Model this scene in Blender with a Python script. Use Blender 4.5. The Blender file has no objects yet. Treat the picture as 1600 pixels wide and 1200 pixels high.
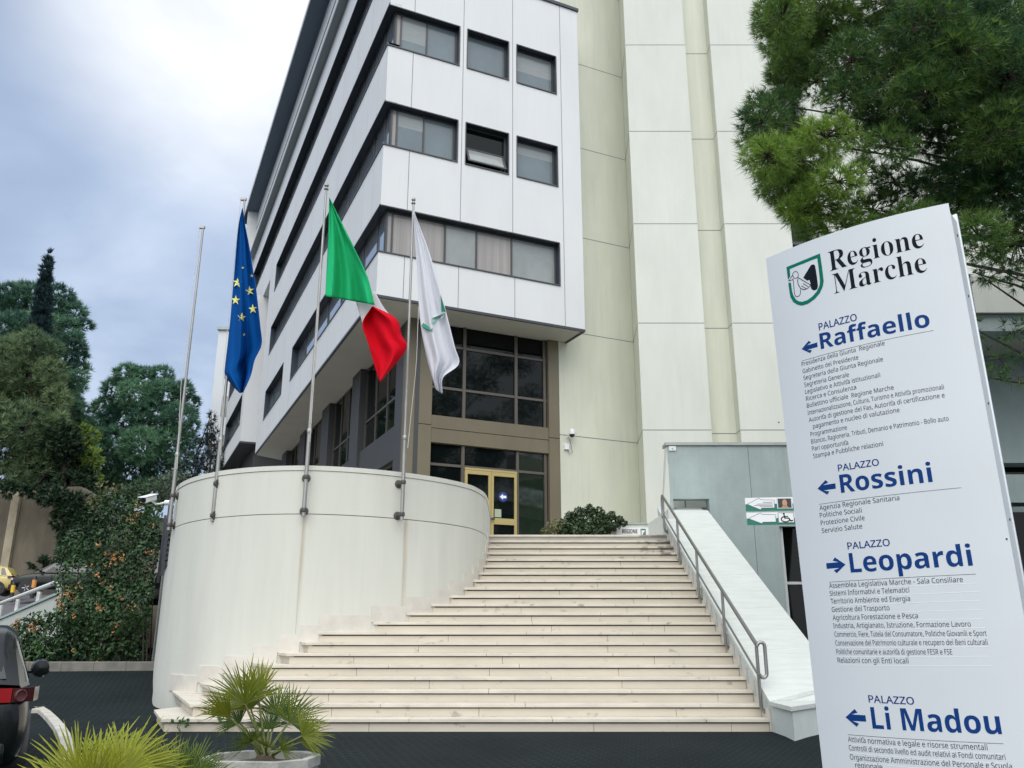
import bpy, bmesh, math, random, os
import numpy as np
from math import sin, cos, pi, radians, sqrt, atan2
from mathutils import Vector, Matrix
random.seed(7); RNG = np.random.default_rng(11)

# ------------------------------------------------------------------ camera, sky, sun, exposure
S = bpy.context.scene
EYE = 1.184
PITCH = math.atan(397 / 1330.0)
cam = bpy.data.cameras.new('camera'); cam.sensor_width = 36; cam.lens = 36 * 1330 / 1600.0
cam.clip_start = 0.05; cam.clip_end = 3000
cam_o = bpy.data.objects.new('camera', cam); S.collection.objects.link(cam_o)
cam_o.location = (0, 0, EYE); cam_o.rotation_euler = (pi / 2 + PITCH, 0, 0)
S.camera = cam_o
S.view_settings.view_transform = 'Standard'; S.view_settings.look = 'None'
S.view_settings.gamma = 1; S.view_settings.use_curve_mapping = False
S.view_settings.exposure = 0.73

SUN_EL, SUN_AZ = radians(52), radians(183)        # azimuth clockwise from +Y: behind the camera
sun = bpy.data.lights.new('sun', 'SUN'); sun.energy = 1.05; sun.angle = radians(55); sun.color = (1, .98, .94)
sun_o = bpy.data.objects.new('sun', sun); S.collection.objects.link(sun_o)
sd = Vector((sin(SUN_AZ) * cos(SUN_EL), cos(SUN_AZ) * cos(SUN_EL), sin(SUN_EL)))
sun_o.rotation_euler = sd.to_track_quat('Z', 'Y').to_euler(); sun_o.location = (0, -20, 40)

W = bpy.data.worlds.new('World'); S.world = W; W.use_nodes = True
nt = W.node_tree; nt.nodes.clear(); N = nt.nodes.new; LK = nt.links.new
out = N('ShaderNodeOutputWorld')
sky = N('ShaderNodeTexSky'); sky.sky_type = 'NISHITA'; sky.sun_disc = False
sky.sun_elevation = SUN_EL; sky.sun_rotation = SUN_AZ; sky.air_density = 1.4; sky.dust_density = 2.5
bg1 = N('ShaderNodeBackground'); bg1.inputs['Strength'].default_value = 0.09
LK(sky.outputs[0], bg1.inputs[0])
tc = N('ShaderNodeTexCoord')
sep = N('ShaderNodeSeparateXYZ'); LK(tc.outputs['Generated'], sep.inputs[0])
# cloud deck: project the view direction on a flat layer so that clouds flatten towards the horizon
zc = N('ShaderNodeMath'); zc.operation = 'MAXIMUM'; LK(sep.outputs[2], zc.inputs[0]); zc.inputs[1].default_value = 0.0
za = N('ShaderNodeMath'); za.operation = 'ADD'; LK(zc.outputs[0], za.inputs[0]); za.inputs[1].default_value = 0.28
dx = N('ShaderNodeMath'); dx.operation = 'DIVIDE'; LK(sep.outputs[0], dx.inputs[0]); LK(za.outputs[0], dx.inputs[1])
dy = N('ShaderNodeMath'); dy.operation = 'DIVIDE'; LK(sep.outputs[1], dy.inputs[0]); LK(za.outputs[0], dy.inputs[1])
cmb = N('ShaderNodeCombineXYZ'); LK(dx.outputs[0], cmb.inputs[0]); LK(dy.outputs[0], cmb.inputs[1])
n1 = N('ShaderNodeTexNoise'); n1.inputs['Scale'].default_value = 2.1; n1.inputs['Detail'].default_value = 7
n1.inputs['Roughness'].default_value = 0.48; n1.inputs['Distortion'].default_value = 0.25
LK(cmb.outputs[0], n1.inputs['Vector'])
cr = N('ShaderNodeValToRGB'); LK(n1.outputs[0], cr.inputs[0])
e = cr.color_ramp.elements
e[0].position = 0.32; e[0].color = (0.245, 0.315, 0.455, 1)
e[1].position = 0.70; e[1].color = (0.53, 0.605, 0.745, 1)
m_ = cr.color_ramp.elements.new(0.52); m_.color = (0.345, 0.43, 0.58, 1)
# thin bright break in the clouds above the roof, and the bright part of the deck towards the veiled sun
def glow(d, lo, hi):
    vd = N('ShaderNodeVectorMath'); vd.operation = 'DOT_PRODUCT'
    nv = N('ShaderNodeVectorMath'); nv.operation = 'NORMALIZE'; LK(tc.outputs['Generated'], nv.inputs[0])
    LK(nv.outputs[0], vd.inputs[0]); vd.inputs[1].default_value = Vector(d).normalized()
    mr = N('ShaderNodeMapRange'); mr.interpolation_type = 'SMOOTHSTEP'
    mr.inputs['From Min'].default_value = lo; mr.inputs['From Max'].default_value = hi
    LK(vd.outputs['Value'], mr.inputs['Value']); return mr
g1 = glow((-0.36, 1.05, 1.02), 0.952, 0.998)
nm = N('ShaderNodeMath'); nm.operation = 'MULTIPLY_ADD'; LK(n1.outputs[0], nm.inputs[0]); nm.inputs[1].default_value = 1.6; nm.inputs[2].default_value = -0.05
g1m = N('ShaderNodeMath'); g1m.operation = 'MULTIPLY'; LK(g1.outputs[0], g1m.inputs[0]); LK(nm.outputs[0], g1m.inputs[1]); g1m.use_clamp = True
g2 = glow(sd, 0.1, 1.0)
mx1 = N('ShaderNodeMixRGB'); LK(g1m.outputs[0], mx1.inputs[0]); LK(cr.outputs[0], mx1.inputs[1]); mx1.inputs[2].default_value = (1.12, 1.11, 1.09, 1)
mx2 = N('ShaderNodeMixRGB'); LK(g2.outputs[0], mx2.inputs[0]); LK(mx1.outputs[0], mx2.inputs[1]); mx2.inputs[2].default_value = (1.44, 1.50, 1.53, 1)
bg2 = N('ShaderNodeBackground'); LK(mx2.outputs[0], bg2.inputs[0]); bg2.inputs['Strength'].default_value = 0.82
ms = N('ShaderNodeMixShader'); ms.inputs[0].default_value = 0.88
LK(bg1.outputs[0], ms.inputs[1]); LK(bg2.outputs[0], ms.inputs[2]); LK(ms.outputs[0], out.inputs[0])

# ------------------------------------------------------------------ measuring helpers
CP, SP = cos(PITCH), sin(PITCH)
def ray(px, py):
    d = py - 600
    return Vector((px - 800, 1330 * CP + d * SP, 1330 * SP - d * CP))
EV = Vector((0, 0, EYE))
def at(px, py, Y):
    r = ray(px, py); return r * (Y / r.y) + EV
def atx(px, py, X):
    r = ray(px, py); return r * (X / r.x) + EV
def onplane(px, py, p0, n):
    r = ray(px, py); return r * ((p0 - EV).dot(n) / r.dot(n)) + EV

# ------------------------------------------------------------------ materials
MATS = {}
def mat(name, col, rough=0.7, metal=0.0, var=0.0, scale=3.0, stretch=None, bump=0.0, bscale=60.0, spec=0.5, col2=None, detail=4, coat=0.0):
    if name in MATS: return MATS[name]
    m = bpy.data.materials.new(name); m.use_nodes = True; MATS[name] = m
    t = m.node_tree; b = t.nodes['Principled BSDF']
    b.inputs['Base Color'].default_value = (*col, 1); b.inputs['Roughness'].default_value = rough
    b.inputs['Metallic'].default_value = metal; b.inputs['Specular IOR Level'].default_value = spec
    if coat: b.inputs['Coat Weight'].default_value = coat; b.inputs['Coat Roughness'].default_value = 0.05
    if var > 0 or bump > 0:
        g = t.nodes.new('ShaderNodeNewGeometry'); mp = t.nodes.new('ShaderNodeMapping')
        t.links.new(g.outputs['Position'], mp.inputs[0])
        if stretch: mp.inputs['Scale'].default_value = stretch
    if var > 0:
        n = t.nodes.new('ShaderNodeTexNoise'); n.inputs['Scale'].default_value = scale; n.inputs['Detail'].default_value = detail
        n.inputs['Roughness'].default_value = 0.6
        t.links.new(mp.outputs[0], n.inputs['Vector'])
        mr = t.nodes.new('ShaderNodeMapRange'); mr.inputs['From Min'].default_value = 0.3; mr.inputs['From Max'].default_value = 0.72
        t.links.new(n.outputs[0], mr.inputs['Value'])
        mx = t.nodes.new('ShaderNodeMixRGB'); t.links.new(mr.outputs[0], mx.inputs[0])
        mx.inputs[1].default_value = (*col, 1)
        mx.inputs[2].default_value = (*(col2 if col2 else tuple(c * (1 - var) for c in col)), 1)
        t.links.new(mx.outputs[0], b.inputs['Base Color'])
        m['mix'] = mx.name
    if bump > 0:
        n2 = t.nodes.new('ShaderNodeTexNoise'); n2.inputs['Scale'].default_value = bscale; n2.inputs['Detail'].default_value = 5
        t.links.new(g.outputs['Position'], n2.inputs['Vector'])
        bp = t.nodes.new('ShaderNodeBump'); bp.inputs['Strength'].default_value = bump; bp.inputs['Distance'].default_value = 0.02
        t.links.new(n2.outputs[0], bp.inputs['Height']); t.links.new(bp.outputs[0], b.inputs['Normal'])
    return m

def overlay(m, make_fac, col):
    """mix a second colour over a material's base colour where make_fac(t) says"""
    t = m.node_tree; b = t.nodes['Principled BSDF']; inp = b.inputs['Base Color']
    mx = t.nodes.new('ShaderNodeMixRGB')
    if inp.links: t.links.new(inp.links[0].from_socket, mx.inputs[1])
    else: mx.inputs[1].default_value = inp.default_value
    mx.inputs[2].default_value = (*col, 1)
    t.links.new(make_fac(t), mx.inputs[0]); t.links.new(mx.outputs[0], inp)

def leaf_mat(name, dark, light, rough=0.6, trans=0.25):
    if name in MATS: return MATS[name]
    m = bpy.data.materials.new(name); m.use_nodes = True; MATS[name] = m
    t = m.node_tree; b = t.nodes['Principled BSDF']
    a = t.nodes.new('ShaderNodeAttribute'); a.attribute_name = 'tone'
    mx = t.nodes.new('ShaderNodeMixRGB'); t.links.new(a.outputs['Fac'], mx.inputs[0])
    mx.inputs[1].default_value = (*dark, 1); mx.inputs[2].default_value = (*light, 1)
    t.links.new(mx.outputs[0], b.inputs['Base Color']); b.inputs['Roughness'].default_value = rough
    b.inputs['Specular IOR Level'].default_value = 0.3
    if trans:
        tr = t.nodes.new('ShaderNodeBsdfTranslucent'); t.links.new(mx.outputs[0], tr.inputs[0])
        ms = t.nodes.new('ShaderNodeMixShader'); ms.inputs[0].default_value = trans
        o = t.nodes['Material Output']
        t.links.new(b.outputs[0], ms.inputs[1]); t.links.new(tr.outputs[0], ms.inputs[2]); t.links.new(ms.outputs[0], o.inputs[0])
    return m

# ------------------------------------------------------------------ things and parts
COL = S.collection
def tag(o, label=None, cat=None, group=None, kind=None):
    if label: o['label'] = label
    if cat: o['category'] = cat
    if group: o['group'] = group
    if kind: o['kind'] = kind
    return o
def thing(name, label, cat, loc=(0, 0, 0), group=None):
    o = bpy.data.objects.new(name, None); o.empty_display_size = 0.3; COL.objects.link(o); o.location = loc
    return tag(o, label, cat, group)
def root_loc(p):
    v = Vector((0, 0, 0))
    while p is not None: v = v + Vector(p.location); p = p.parent
    return v

class MB:
    def __init__(s): s.v = []; s.f = []; s.mi = []; s.cur = 0
    def add(s, vs, fs):
        n = len(s.v); s.v += [tuple(q) for q in vs]; s.f += [tuple(i + n for i in f) for f in fs]; s.mi += [s.cur] * len(fs); return s
    def quad(s, a, b, c, d): return s.add([a, b, c, d], [(0, 1, 2, 3)])
    def hexa(s, p):  # 8 points: bottom 4 ccw, top 4 ccw
        return s.add(p, [(3, 2, 1, 0), (4, 5, 6, 7), (0, 1, 5, 4), (1, 2, 6, 5), (2, 3, 7, 6), (3, 0, 4, 7)])
    def box(s, x0, x1, y0, y1, z0, z1):
        return s.hexa([(x0, y0, z0), (x1, y0, z0), (x1, y1, z0), (x0, y1, z0), (x0, y0, z1), (x1, y0, z1), (x1, y1, z1), (x0, y1, z1)])
    def obox(s, o, u, v, w, u0, u1, v0, v1, w0, w1):
        P = lambda a, b, c: Vector(o) + Vector(u) * a + Vector(v) * b + Vector(w) * c
        return s.hexa([P(u0, v0, w0), P(u1, v0, w0), P(u1, v1, w0), P(u0, v1, w0), P(u0, v0, w1), P(u1, v0, w1), P(u1, v1, w1), P(u0, v1, w1)])
    def prism(s, poly, z0, z1):  # poly ccw list of xy; z may be callables
        n = len(poly); f0 = z0 if callable(z0) else (lambda x, y: z0); f1 = z1 if callable(z1) else (lambda x, y: z1)
        vs = [(x, y, f0(x, y)) for x, y in poly] + [(x, y, f1(x, y)) for x, y in poly]
        fs = [tuple(range(n - 1, -1, -1)), tuple(range(n, 2 * n))] + [(i, (i + 1) % n, n + (i + 1) % n, n + i) for i in range(n)]
        return s.add(vs, fs)
    def tube(s, pts, r, seg=8, cap=True, r1=None):
        pts = [Vector(p) for p in pts]; n = len(pts); vs = []; fs = []
        up = None
        for i, p in enumerate(pts):
            t = (pts[min(i + 1, n - 1)] - pts[max(i - 1, 0)]).normalized()
            if up is None: up = t.orthogonal().normalized()
            else: up = (up - t * up.dot(t)).normalized()
            w = t.cross(up); rr = r if r1 is None else r + (r1 - r) * i / (n - 1)
            for k in range(seg):
                a = 2 * pi * k / seg; vs.append(p + (up * cos(a) + w * sin(a)) * rr)
        for i in range(n - 1):
            for k in range(seg):
                k2 = (k + 1) % seg; fs.append((i * seg + k, i * seg + k2, (i + 1) * seg + k2, (i + 1) * seg + k))
        if cap: fs.append(tuple(range(seg - 1, -1, -1))); fs.append(tuple((n - 1) * seg + k for k in range(seg)))
        return s.add(vs, fs)
    def lathe(s, o, axis, prof, seg=20):  # prof: list of (r, h)
        ax = Vector(axis).normalized(); u = ax.orthogonal().normalized(); w = ax.cross(u); o = Vector(o); vs = []; fs = []
        for r, h in prof:
            for k in range(seg):
                a = 2 * pi * k / seg; vs.append(o + ax * h + (u * cos(a) + w * sin(a)) * r)
        for i in range(len(prof) - 1):
            for k in range(seg):
                k2 = (k + 1) % seg; fs.append((i * seg + k, i * seg + k2, (i + 1) * seg + k2, (i + 1) * seg + k))
        fs.append(tuple(range(seg - 1, -1, -1))); fs.append(tuple((len(prof) - 1) * seg + k for k in range(seg)))
        return s.add(vs, fs)
    def build(s, name, mats, parent=None, smooth=False, loc=None, bevel=0.0):
        me = bpy.data.meshes.new(name)
        off = root_loc(parent) if parent is not None else (Vector(loc) if loc is not None else Vector((0, 0, 0)))
        me.from_pydata([(x - off.x, y - off.y, z - off.z) for x, y, z in s.v], [], s.f)
        for m in (mats if isinstance(mats, (list, tuple)) else [mats]): me.materials.append(m)
        if any(s.mi): me.polygons.foreach_set('material_index', s.mi)
        bm = bmesh.new(); bm.from_mesh(me); bmesh.ops.recalc_face_normals(bm, faces=bm.faces); bm.to_mesh(me); bm.free()
        me.update()
        o = bpy.data.objects.new(name, me); COL.objects.link(o)
        if parent is not None: o.parent = parent
        elif loc is not None: o.location = loc
        if smooth:
            for p in me.polygons: p.use_smooth = True
            try: me.set_sharp_from_angle(angle=radians(40))
            except Exception: pass
        if bevel:
            b = o.modifiers.new('bevel', 'BEVEL'); b.width = bevel; b.segments = 2; b.limit_method = 'ANGLE'; b.harden_normals = False
        return o

def copy_tree(o, parent=None):
    c = o.copy(); COL.objects.link(c); c.parent = parent
    for ch in list(o.children): copy_tree(ch, c)
    return c

def wall_holes(mb, o, u, n, w, z0, z1, holes, depth):
    """sheet wall in plane (o,u,z), inward normal n, with rectangular holes and reveals of given depth"""
    us = sorted({0, w, *[h[0] for h in holes], *[h[1] for h in holes]}); zs = sorted({z0, z1, *[h[2] for h in holes], *[h[3] for h in holes]})
    o = Vector(o); P = lambda a, z, d=0: Vector((o.x, o.y, 0)) + Vector(u) * a + Vector(n) * d + Vector((0, 0, z))
    for i in range(len(us) - 1):
        for j in range(len(zs) - 1):
            ca, cz = (us[i] + us[i + 1]) / 2, (zs[j] + zs[j + 1]) / 2
            if any(h[0] < ca < h[1] and h[2] < cz < h[3] for h in holes): continue
            mb.quad(P(us[i], zs[j]), P(us[i + 1], zs[j]), P(us[i + 1], zs[j + 1]), P(us[i], zs[j + 1]))
    for a0, a1, h0, h1 in holes:
        mb.quad(P(a0, h0), P(a0, h1), P(a0, h1, depth), P(a0, h0, depth)); mb.quad(P(a1, h0), P(a1, h1), P(a1, h1, depth), P(a1, h0, depth))
        mb.quad(P(a0, h0), P(a1, h0), P(a1, h0, depth), P(a0, h0, depth)); mb.quad(P(a0, h1), P(a1, h1), P(a1, h1, depth), P(a0, h1, depth))

# ------------------------------------------------------------------ shared directions of the office block
A0 = -math.atan(651 / 1388.0); nB = Vector((sin(A0), cos(A0), 0)); dB = Vector((nB.y, -nB.x, 0))   # front facade: runs along dB, inward nB
AA = -math.atan(620 / 1388.0); dA = Vector((sin(AA), cos(AA), 0)); nA = Vector((dA.y, -dA.x, 0))   # long side facade: runs along dA, inward nA
P0 = Vector((-1.25687, 22.91135, 0))           # entrance plane
PF = P0 - nB * 1.12                            # plane of the projecting white front
PC = PF + dB * (-3.05)                         # its left corner
PLAZA = 3.36
UP = Vector((0, 0, 1))

# ------------------------------------------------------------------ materials of the large structure
M_white = mat('white_panel', (0.655, 0.662, 0.67), 0.55, var=0.08, scale=0.55, stretch=(1, 1, 0.5))
M_joint = mat('panel_joint', (0.20, 0.21, 0.22), 0.8)
M_darktrim = mat('dark_trim', (0.035, 0.04, 0.05), 0.45)
M_soffit = mat('soffit', (0.52, 0.51, 0.46), 0.8, var=0.12, scale=0.8)
M_pil = mat('pilaster_plaster', (0.625, 0.64, 0.585), 0.8, var=0.09, scale=1.3, stretch=(1, 1, 0.35), bump=0.12, bscale=9)
M_rec = mat('recess_plaster', (0.63, 0.645, 0.545), 0.85, var=0.14, scale=1.1, stretch=(1, 1, 0.3), bump=0.15, bscale=7)
M_drum = mat('drum_plaster', (0.61, 0.61, 0.55), 0.8, var=0.10, scale=1.6, stretch=(1.2, 1.2, 0.18), bump=0.10, bscale=8)
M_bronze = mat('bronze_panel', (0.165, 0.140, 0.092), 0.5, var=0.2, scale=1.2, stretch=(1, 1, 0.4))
M_bronze_shaded = mat('bronze_panel_shaded', (0.055, 0.055, 0.058), 0.5, var=0.2, scale=1.2)  # dark grey copy of the bronze, with the long side's shade in its colour
M_frame = mat('bronze_frame', (0.115, 0.10, 0.085), 0.4, metal=0.3)
M_wframe = mat('window_frame', (0.05, 0.052, 0.056), 0.4)
M_glass = mat('dark_glass', (0.004, 0.006, 0.006), 0.03, spec=0.22)
M_blind = mat('window_glass', (0.30, 0.32, 0.315), 0.06, var=0.3, scale=1.2, stretch=(1, 1, 0.6), spec=0.5)
M_pane = mat('upper_window_glass', (0.165, 0.205, 0.23), 0.06, var=0.25, scale=1.0, stretch=(1, 1, 0.6), spec=0.5)
M_curt = mat('curtained_glass', (0.36, 0.335, 0.32), 0.08, var=0.4, scale=7, stretch=(1, 1, 0.02), spec=0.5)
M_navy = mat('ribbon_lining', (0.022, 0.032, 0.046), 0.4)
M_sideglass = mat('ribbon_glass', (0.36, 0.42, 0.49), 0.05, metal=0.7)
M_gold = mat('brass_frame', (0.50, 0.40, 0.17), 0.38, metal=0.35)
M_marble = mat('step_marble', (0.575, 0.518, 0.428), 0.6, var=0.14, scale=1.6, stretch=(0.6, 1, 1.4), bump=0.06, bscale=40)
M_nosing = mat('nosing_marble', (0.625, 0.578, 0.495), 0.55, var=0.20, scale=2.4, stretch=(0.9, 1, 1.6), bump=0.06, bscale=40)
M_nosing_shade = mat('nosing_shade', (0.05, 0.045, 0.04), 0.9)  # colour of the painted shadow line below each nosing
M_skirt = mat('skirting_marble', (0.63, 0.59, 0.53), 0.6, var=0.16, scale=4)
M_slab = mat('white_marble', (0.60, 0.625, 0.595), 0.6, var=0.15, scale=3.2, stretch=(0.7, 3.2, 3.2), bump=0.08, bscale=30)
M_concrete = mat('grey_concrete', (0.40, 0.478, 0.467), 0.85, var=0.22, scale=1.5, stretch=(1, 1, 0.6), bump=0.2, bscale=14)
M_steel = mat('brushed_steel', (0.30, 0.30, 0.285), 0.35, metal=0.9)
M_pole = mat('pole_aluminium', (0.36, 0.355, 0.34), 0.45, metal=0.7, var=0.2, scale=3)
M_clamp = mat('rusty_clamp', (0.09, 0.085, 0.08), 0.6, metal=0.4)
M_black = mat('black_plastic', (0.012, 0.012, 0.013), 0.4)
M_wplastic = mat('white_plastic', (0.75, 0.76, 0.78), 0.4)

def pos_xyz(t):
    g = t.nodes.new('ShaderNodeNewGeometry'); s = t.nodes.new('ShaderNodeSeparateXYZ'); t.links.new(g.outputs['Position'], s.inputs[0]); return g, s
def mathn(t, op, a, b=None, clamp=False):
    n = t.nodes.new('ShaderNodeMath'); n.operation = op; n.use_clamp = clamp
    for i, q in enumerate((a, b)):
        if q is None: continue
        if isinstance(q, (int, float)): n.inputs[i].default_value = q
        else: t.links.new(q, n.inputs[i])
    return n.outputs[0]
def noise(t, vec, scale, stretch=(1, 1, 1), detail=5):
    mp = t.nodes.new('ShaderNodeMapping'); mp.inputs['Scale'].default_value = stretch; t.links.new(vec, mp.inputs[0])
    n = t.nodes.new('ShaderNodeTexNoise'); n.inputs['Scale'].default_value = scale; n.inputs['Detail'].default_value = detail
    t.links.new(mp.outputs[0], n.inputs['Vector']); return n.outputs[0]
# rust streaks that run down the drum wall from the two middle pole clamps
def rust(t):
    g, s = pos_xyz(t); tot = None
    for x0 in (-3.50, -1.87):
        d = mathn(t, 'ABSOLUTE', mathn(t, 'SUBTRACT', s.outputs[0], x0))
        a = mathn(t, 'SUBTRACT', 1.0, mathn(t, 'DIVIDE', d, 0.055), True)
        tot = a if tot is None else mathn(t, 'ADD', tot, a, True)
    zlim = mathn(t, 'MULTIPLY', mathn(t, 'LESS_THAN', s.outputs[2], 3.2), mathn(t, 'DIVIDE', mathn(t, 'SUBTRACT', s.outputs[2], 1.2, True), 2.6, True))
    nz = noise(t, g.outputs['Position'], 6, (1, 1, 0.25))
    return mathn(t, 'MULTIPLY', mathn(t, 'MULTIPLY', tot, zlim), mathn(t, 'MULTIPLY', nz, 2.0), True)
overlay(M_drum, rust, (0.33, 0.21, 0.10))
# faint rain streaks and a grubby foot on the painted walls
def streaks(lo, amp, foot=None):
    def fac(t):
        g, s = pos_xyz(t)
        a = noise(t, g.outputs['Position'], 9, (1, 1, 0.05), 6); b = noise(t, g.outputs['Position'], 0.7, (1, 1, 1), 3)
        f = mathn(t, 'MULTIPLY', mathn(t, 'MULTIPLY', mathn(t, 'SUBTRACT', a, lo, True), mathn(t, 'MULTIPLY', b, 2.0)), amp * 4, True)
        if foot is not None:
            c = noise(t, g.outputs['Position'], 2.2, (1, 1, 1), 6)
            h = mathn(t, 'SUBTRACT', 1.0, mathn(t, 'DIVIDE', s.outputs[2], foot, True), True)
            f = mathn(t, 'ADD', f, mathn(t, 'MULTIPLY', mathn(t, 'MULTIPLY', h, c), 0.55), True)
        return mathn(t, 'MINIMUM', f, 0.5)
    return fac
overlay(M_drum, streaks(0.52, 0.10, 0.40), (0.36, 0.345, 0.29)); overlay(M_white, streaks(0.54, 0.10), (0.44, 0.44, 0.43))
overlay(M_pil, streaks(0.52, 0.10), (0.42, 0.42, 0.36)); overlay(M_rec, streaks(0.50, 0.14), (0.36, 0.37, 0.29)); overlay(M_concrete, streaks(0.5, 0.16, 0.8), (0.22, 0.25, 0.24))
# black lichen blots on nosings, densest near the right-hand end of the top steps
def lichen(t):
    g, s = pos_xyz(t)
    nz = noise(t, g.outputs['Position'], 5.0, (0.9, 1, 1.6), 9)
    base = mathn(t, 'MULTIPLY', mathn(t, 'SUBTRACT', nz, 0.63, True), 5.0, True)
    rx = mathn(t, 'DIVIDE', mathn(t, 'SUBTRACT', s.outputs[0], 2.2, True), 1.2, True)
    rz = mathn(t, 'DIVIDE', mathn(t, 'SUBTRACT', s.outputs[2], 2.4, True), 0.5, True)
    k = mathn(t, 'MULTIPLY', mathn(t, 'MULTIPLY', rx, rz), 1.0)
    hot = mathn(t, 'MULTIPLY', mathn(t, 'SUBTRACT', mathn(t, 'ADD', nz, mathn(t, 'MULTIPLY', k, 0.30)), 0.66, True), 9.0, True)
    return mathn(t, 'MULTIPLY', mathn(t, 'MAXIMUM', base, mathn(t, 'MULTIPLY', hot, k)), 0.85)
overlay(M_marble, lichen, (0.06, 0.055, 0.05)); overlay(M_nosing, lichen, (0.05, 0.045, 0.04))

# asphalt: dark bitumen with rows of small raised dashes
def asphalt(name, dash):
    m = mat(name, (0.0055, 0.0095, 0.0105), 0.85, var=0.35, scale=1.3, col2=(0.010, 0.0145, 0.0155), spec=0.1, bump=0.5, bscale=140)
    if dash:
        def fac(t):
            g, s = pos_xyz(t)
            mp = t.nodes.new('ShaderNodeMapping'); t.links.new(g.outputs['Position'], mp.inputs[0]); mp.inputs['Rotation'].default_value = (0, 0, radians(28))
            b = t.nodes.new('ShaderNodeTexBrick'); t.links.new(mp.outputs[0], b.inputs['Vector'])
            b.inputs['Scale'].default_value = 1.0; b.inputs['Brick Width'].default_value = 0.16; b.inputs['Row Height'].default_value = 0.075
            b.inputs['Mortar Size'].default_value = 0.016; b.inputs['Mortar Smooth'].default_value = 0.4
            nz = noise(t, g.outputs['Position'], 0.8)
            return mathn(t, 'MULTIPLY', b.outputs['Fac'], mathn(t, 'MULTIPLY', nz, 1.3), True)
        overlay(m, fac, (0.023, 0.031, 0.033))
    return m
M_asph = asphalt('studded_asphalt', True); M_road = asphalt('plain_asphalt', False)

# ------------------------------------------------------------------ ground
def gz(x, y):
    z = -0.037 * max(0.0, 11.5 - y)
    k = min(1.0, max(0.0, (-6.3 - x) / 1.2))
    return z + k * min(0.62, 0.125 * max(0.0, y - 15.6))
mb = MB()
xs = [-400, -150, -60, -30] + [-20 + i * 0.5 for i in range(57)] + [12, 20, 60, 150, 400]
ys = [-200, -60, -20, -8] + [-4 + i * 0.5 for i in range(53)] + [26, 32, 50, 120, 400]
idx = {}
for j, y in enumerate(ys):
    for i, x in enumerate(xs): idx[i, j] = len(mb.v); mb.v.append((x, y, gz(x, min(max(y, -4), 24))))
for j in range(len(ys) - 1):
    for i in range(len(xs) - 1): mb.f.append((idx[i, j], idx[i + 1, j], idx[i + 1, j + 1], idx[i, j + 1])); mb.mi.append(0)
tag(mb.build('ground', M_asph, smooth=True), kind='structure')

# terrace behind the drum wall, level with the top step
mb = MB(); mb.prism([(-0.55, 18.9), (3.45, 18.9), (3.6, 20.15), (14, 20.15), (14, 30), (-2, 34), (-14, 50), (-20, 48), (-8.6, 21.2), (-7.0, 18.3), (-6.1, 16.6), (-4, 14.9), (-2.2, 15.2), (-1.0, 16.6)], 2.9, PLAZA - 0.004)
tag(mb.build('terrace_paving', mat('terrace_stone', (0.42, 0.40, 0.36), 0.8, var=0.2, scale=2)), kind='structure')

# ------------------------------------------------------------------ staircase
Zk = lambda k: 12.0456 + 0.3411 * (k - 1)
XR = 3.405
contour = [(-.52, 20.6), (-.52, 18.9), (-.53, 17.84), (-.585, 17.16), (-.75, 16.48), (-.91, 16.14), (-1.14, 15.8), (-1.44, 15.46), (-1.83, 15.12),
           (-2.36, 14.77), (-3.0, 14.5), (-3.6, 14.4), (-4.4, 14.52), (-5.2, 14.92), (-5.9, 15.56), (-6.42, 16.3), (-6.75, 17.0), (-7.03, 17.7), (-7.5, 18.8), (-8.2, 20.5), (-9.1, 22.6)]
def spline(pts, n=8):
    P = [Vector((*p, 0)) for p in pts]; P = [P[0] * 2 - P[1]] + P + [P[-1] * 2 - P[-2]]; o = []
    for i in range(1, len(P) - 2):
        for k in range(n):
            t = k / n; a, b, c, d = P[i - 1], P[i], P[i + 1], P[i + 2]
            o.append(0.5 * (2 * b + (c - a) * t + (2 * a - 5 * b + 4 * c - d) * t * t + (3 * b - a - 3 * c + d) * t ** 3))
    o.append(P[-2]); return o
WC = spline(contour)
def wall_x(y, branch='r'):
    """x of the drum contour on the stair side at depth y"""
    best = None
    for a, b in zip(WC, WC[1:]):
        if a.x < -3.6: break
        if (a.y - y) * (b.y - y) <= 0 and a.y != b.y: best = a.x + (b.x - a.x) * (y - a.y) / (b.y - a.y)
    return best
stairs = thing('staircase', 'broad flight of worn beige marble steps rising beside the curved white wall', 'staircase', (0, 12.05, 0))
XF = {1: -4.64, 2: -4.40, 3: -4.16, 4: -3.93, 5: -3.70, 6: -3.47, 7: -3.27}
random.seed(3)
STEP_LEFT = {}
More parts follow.
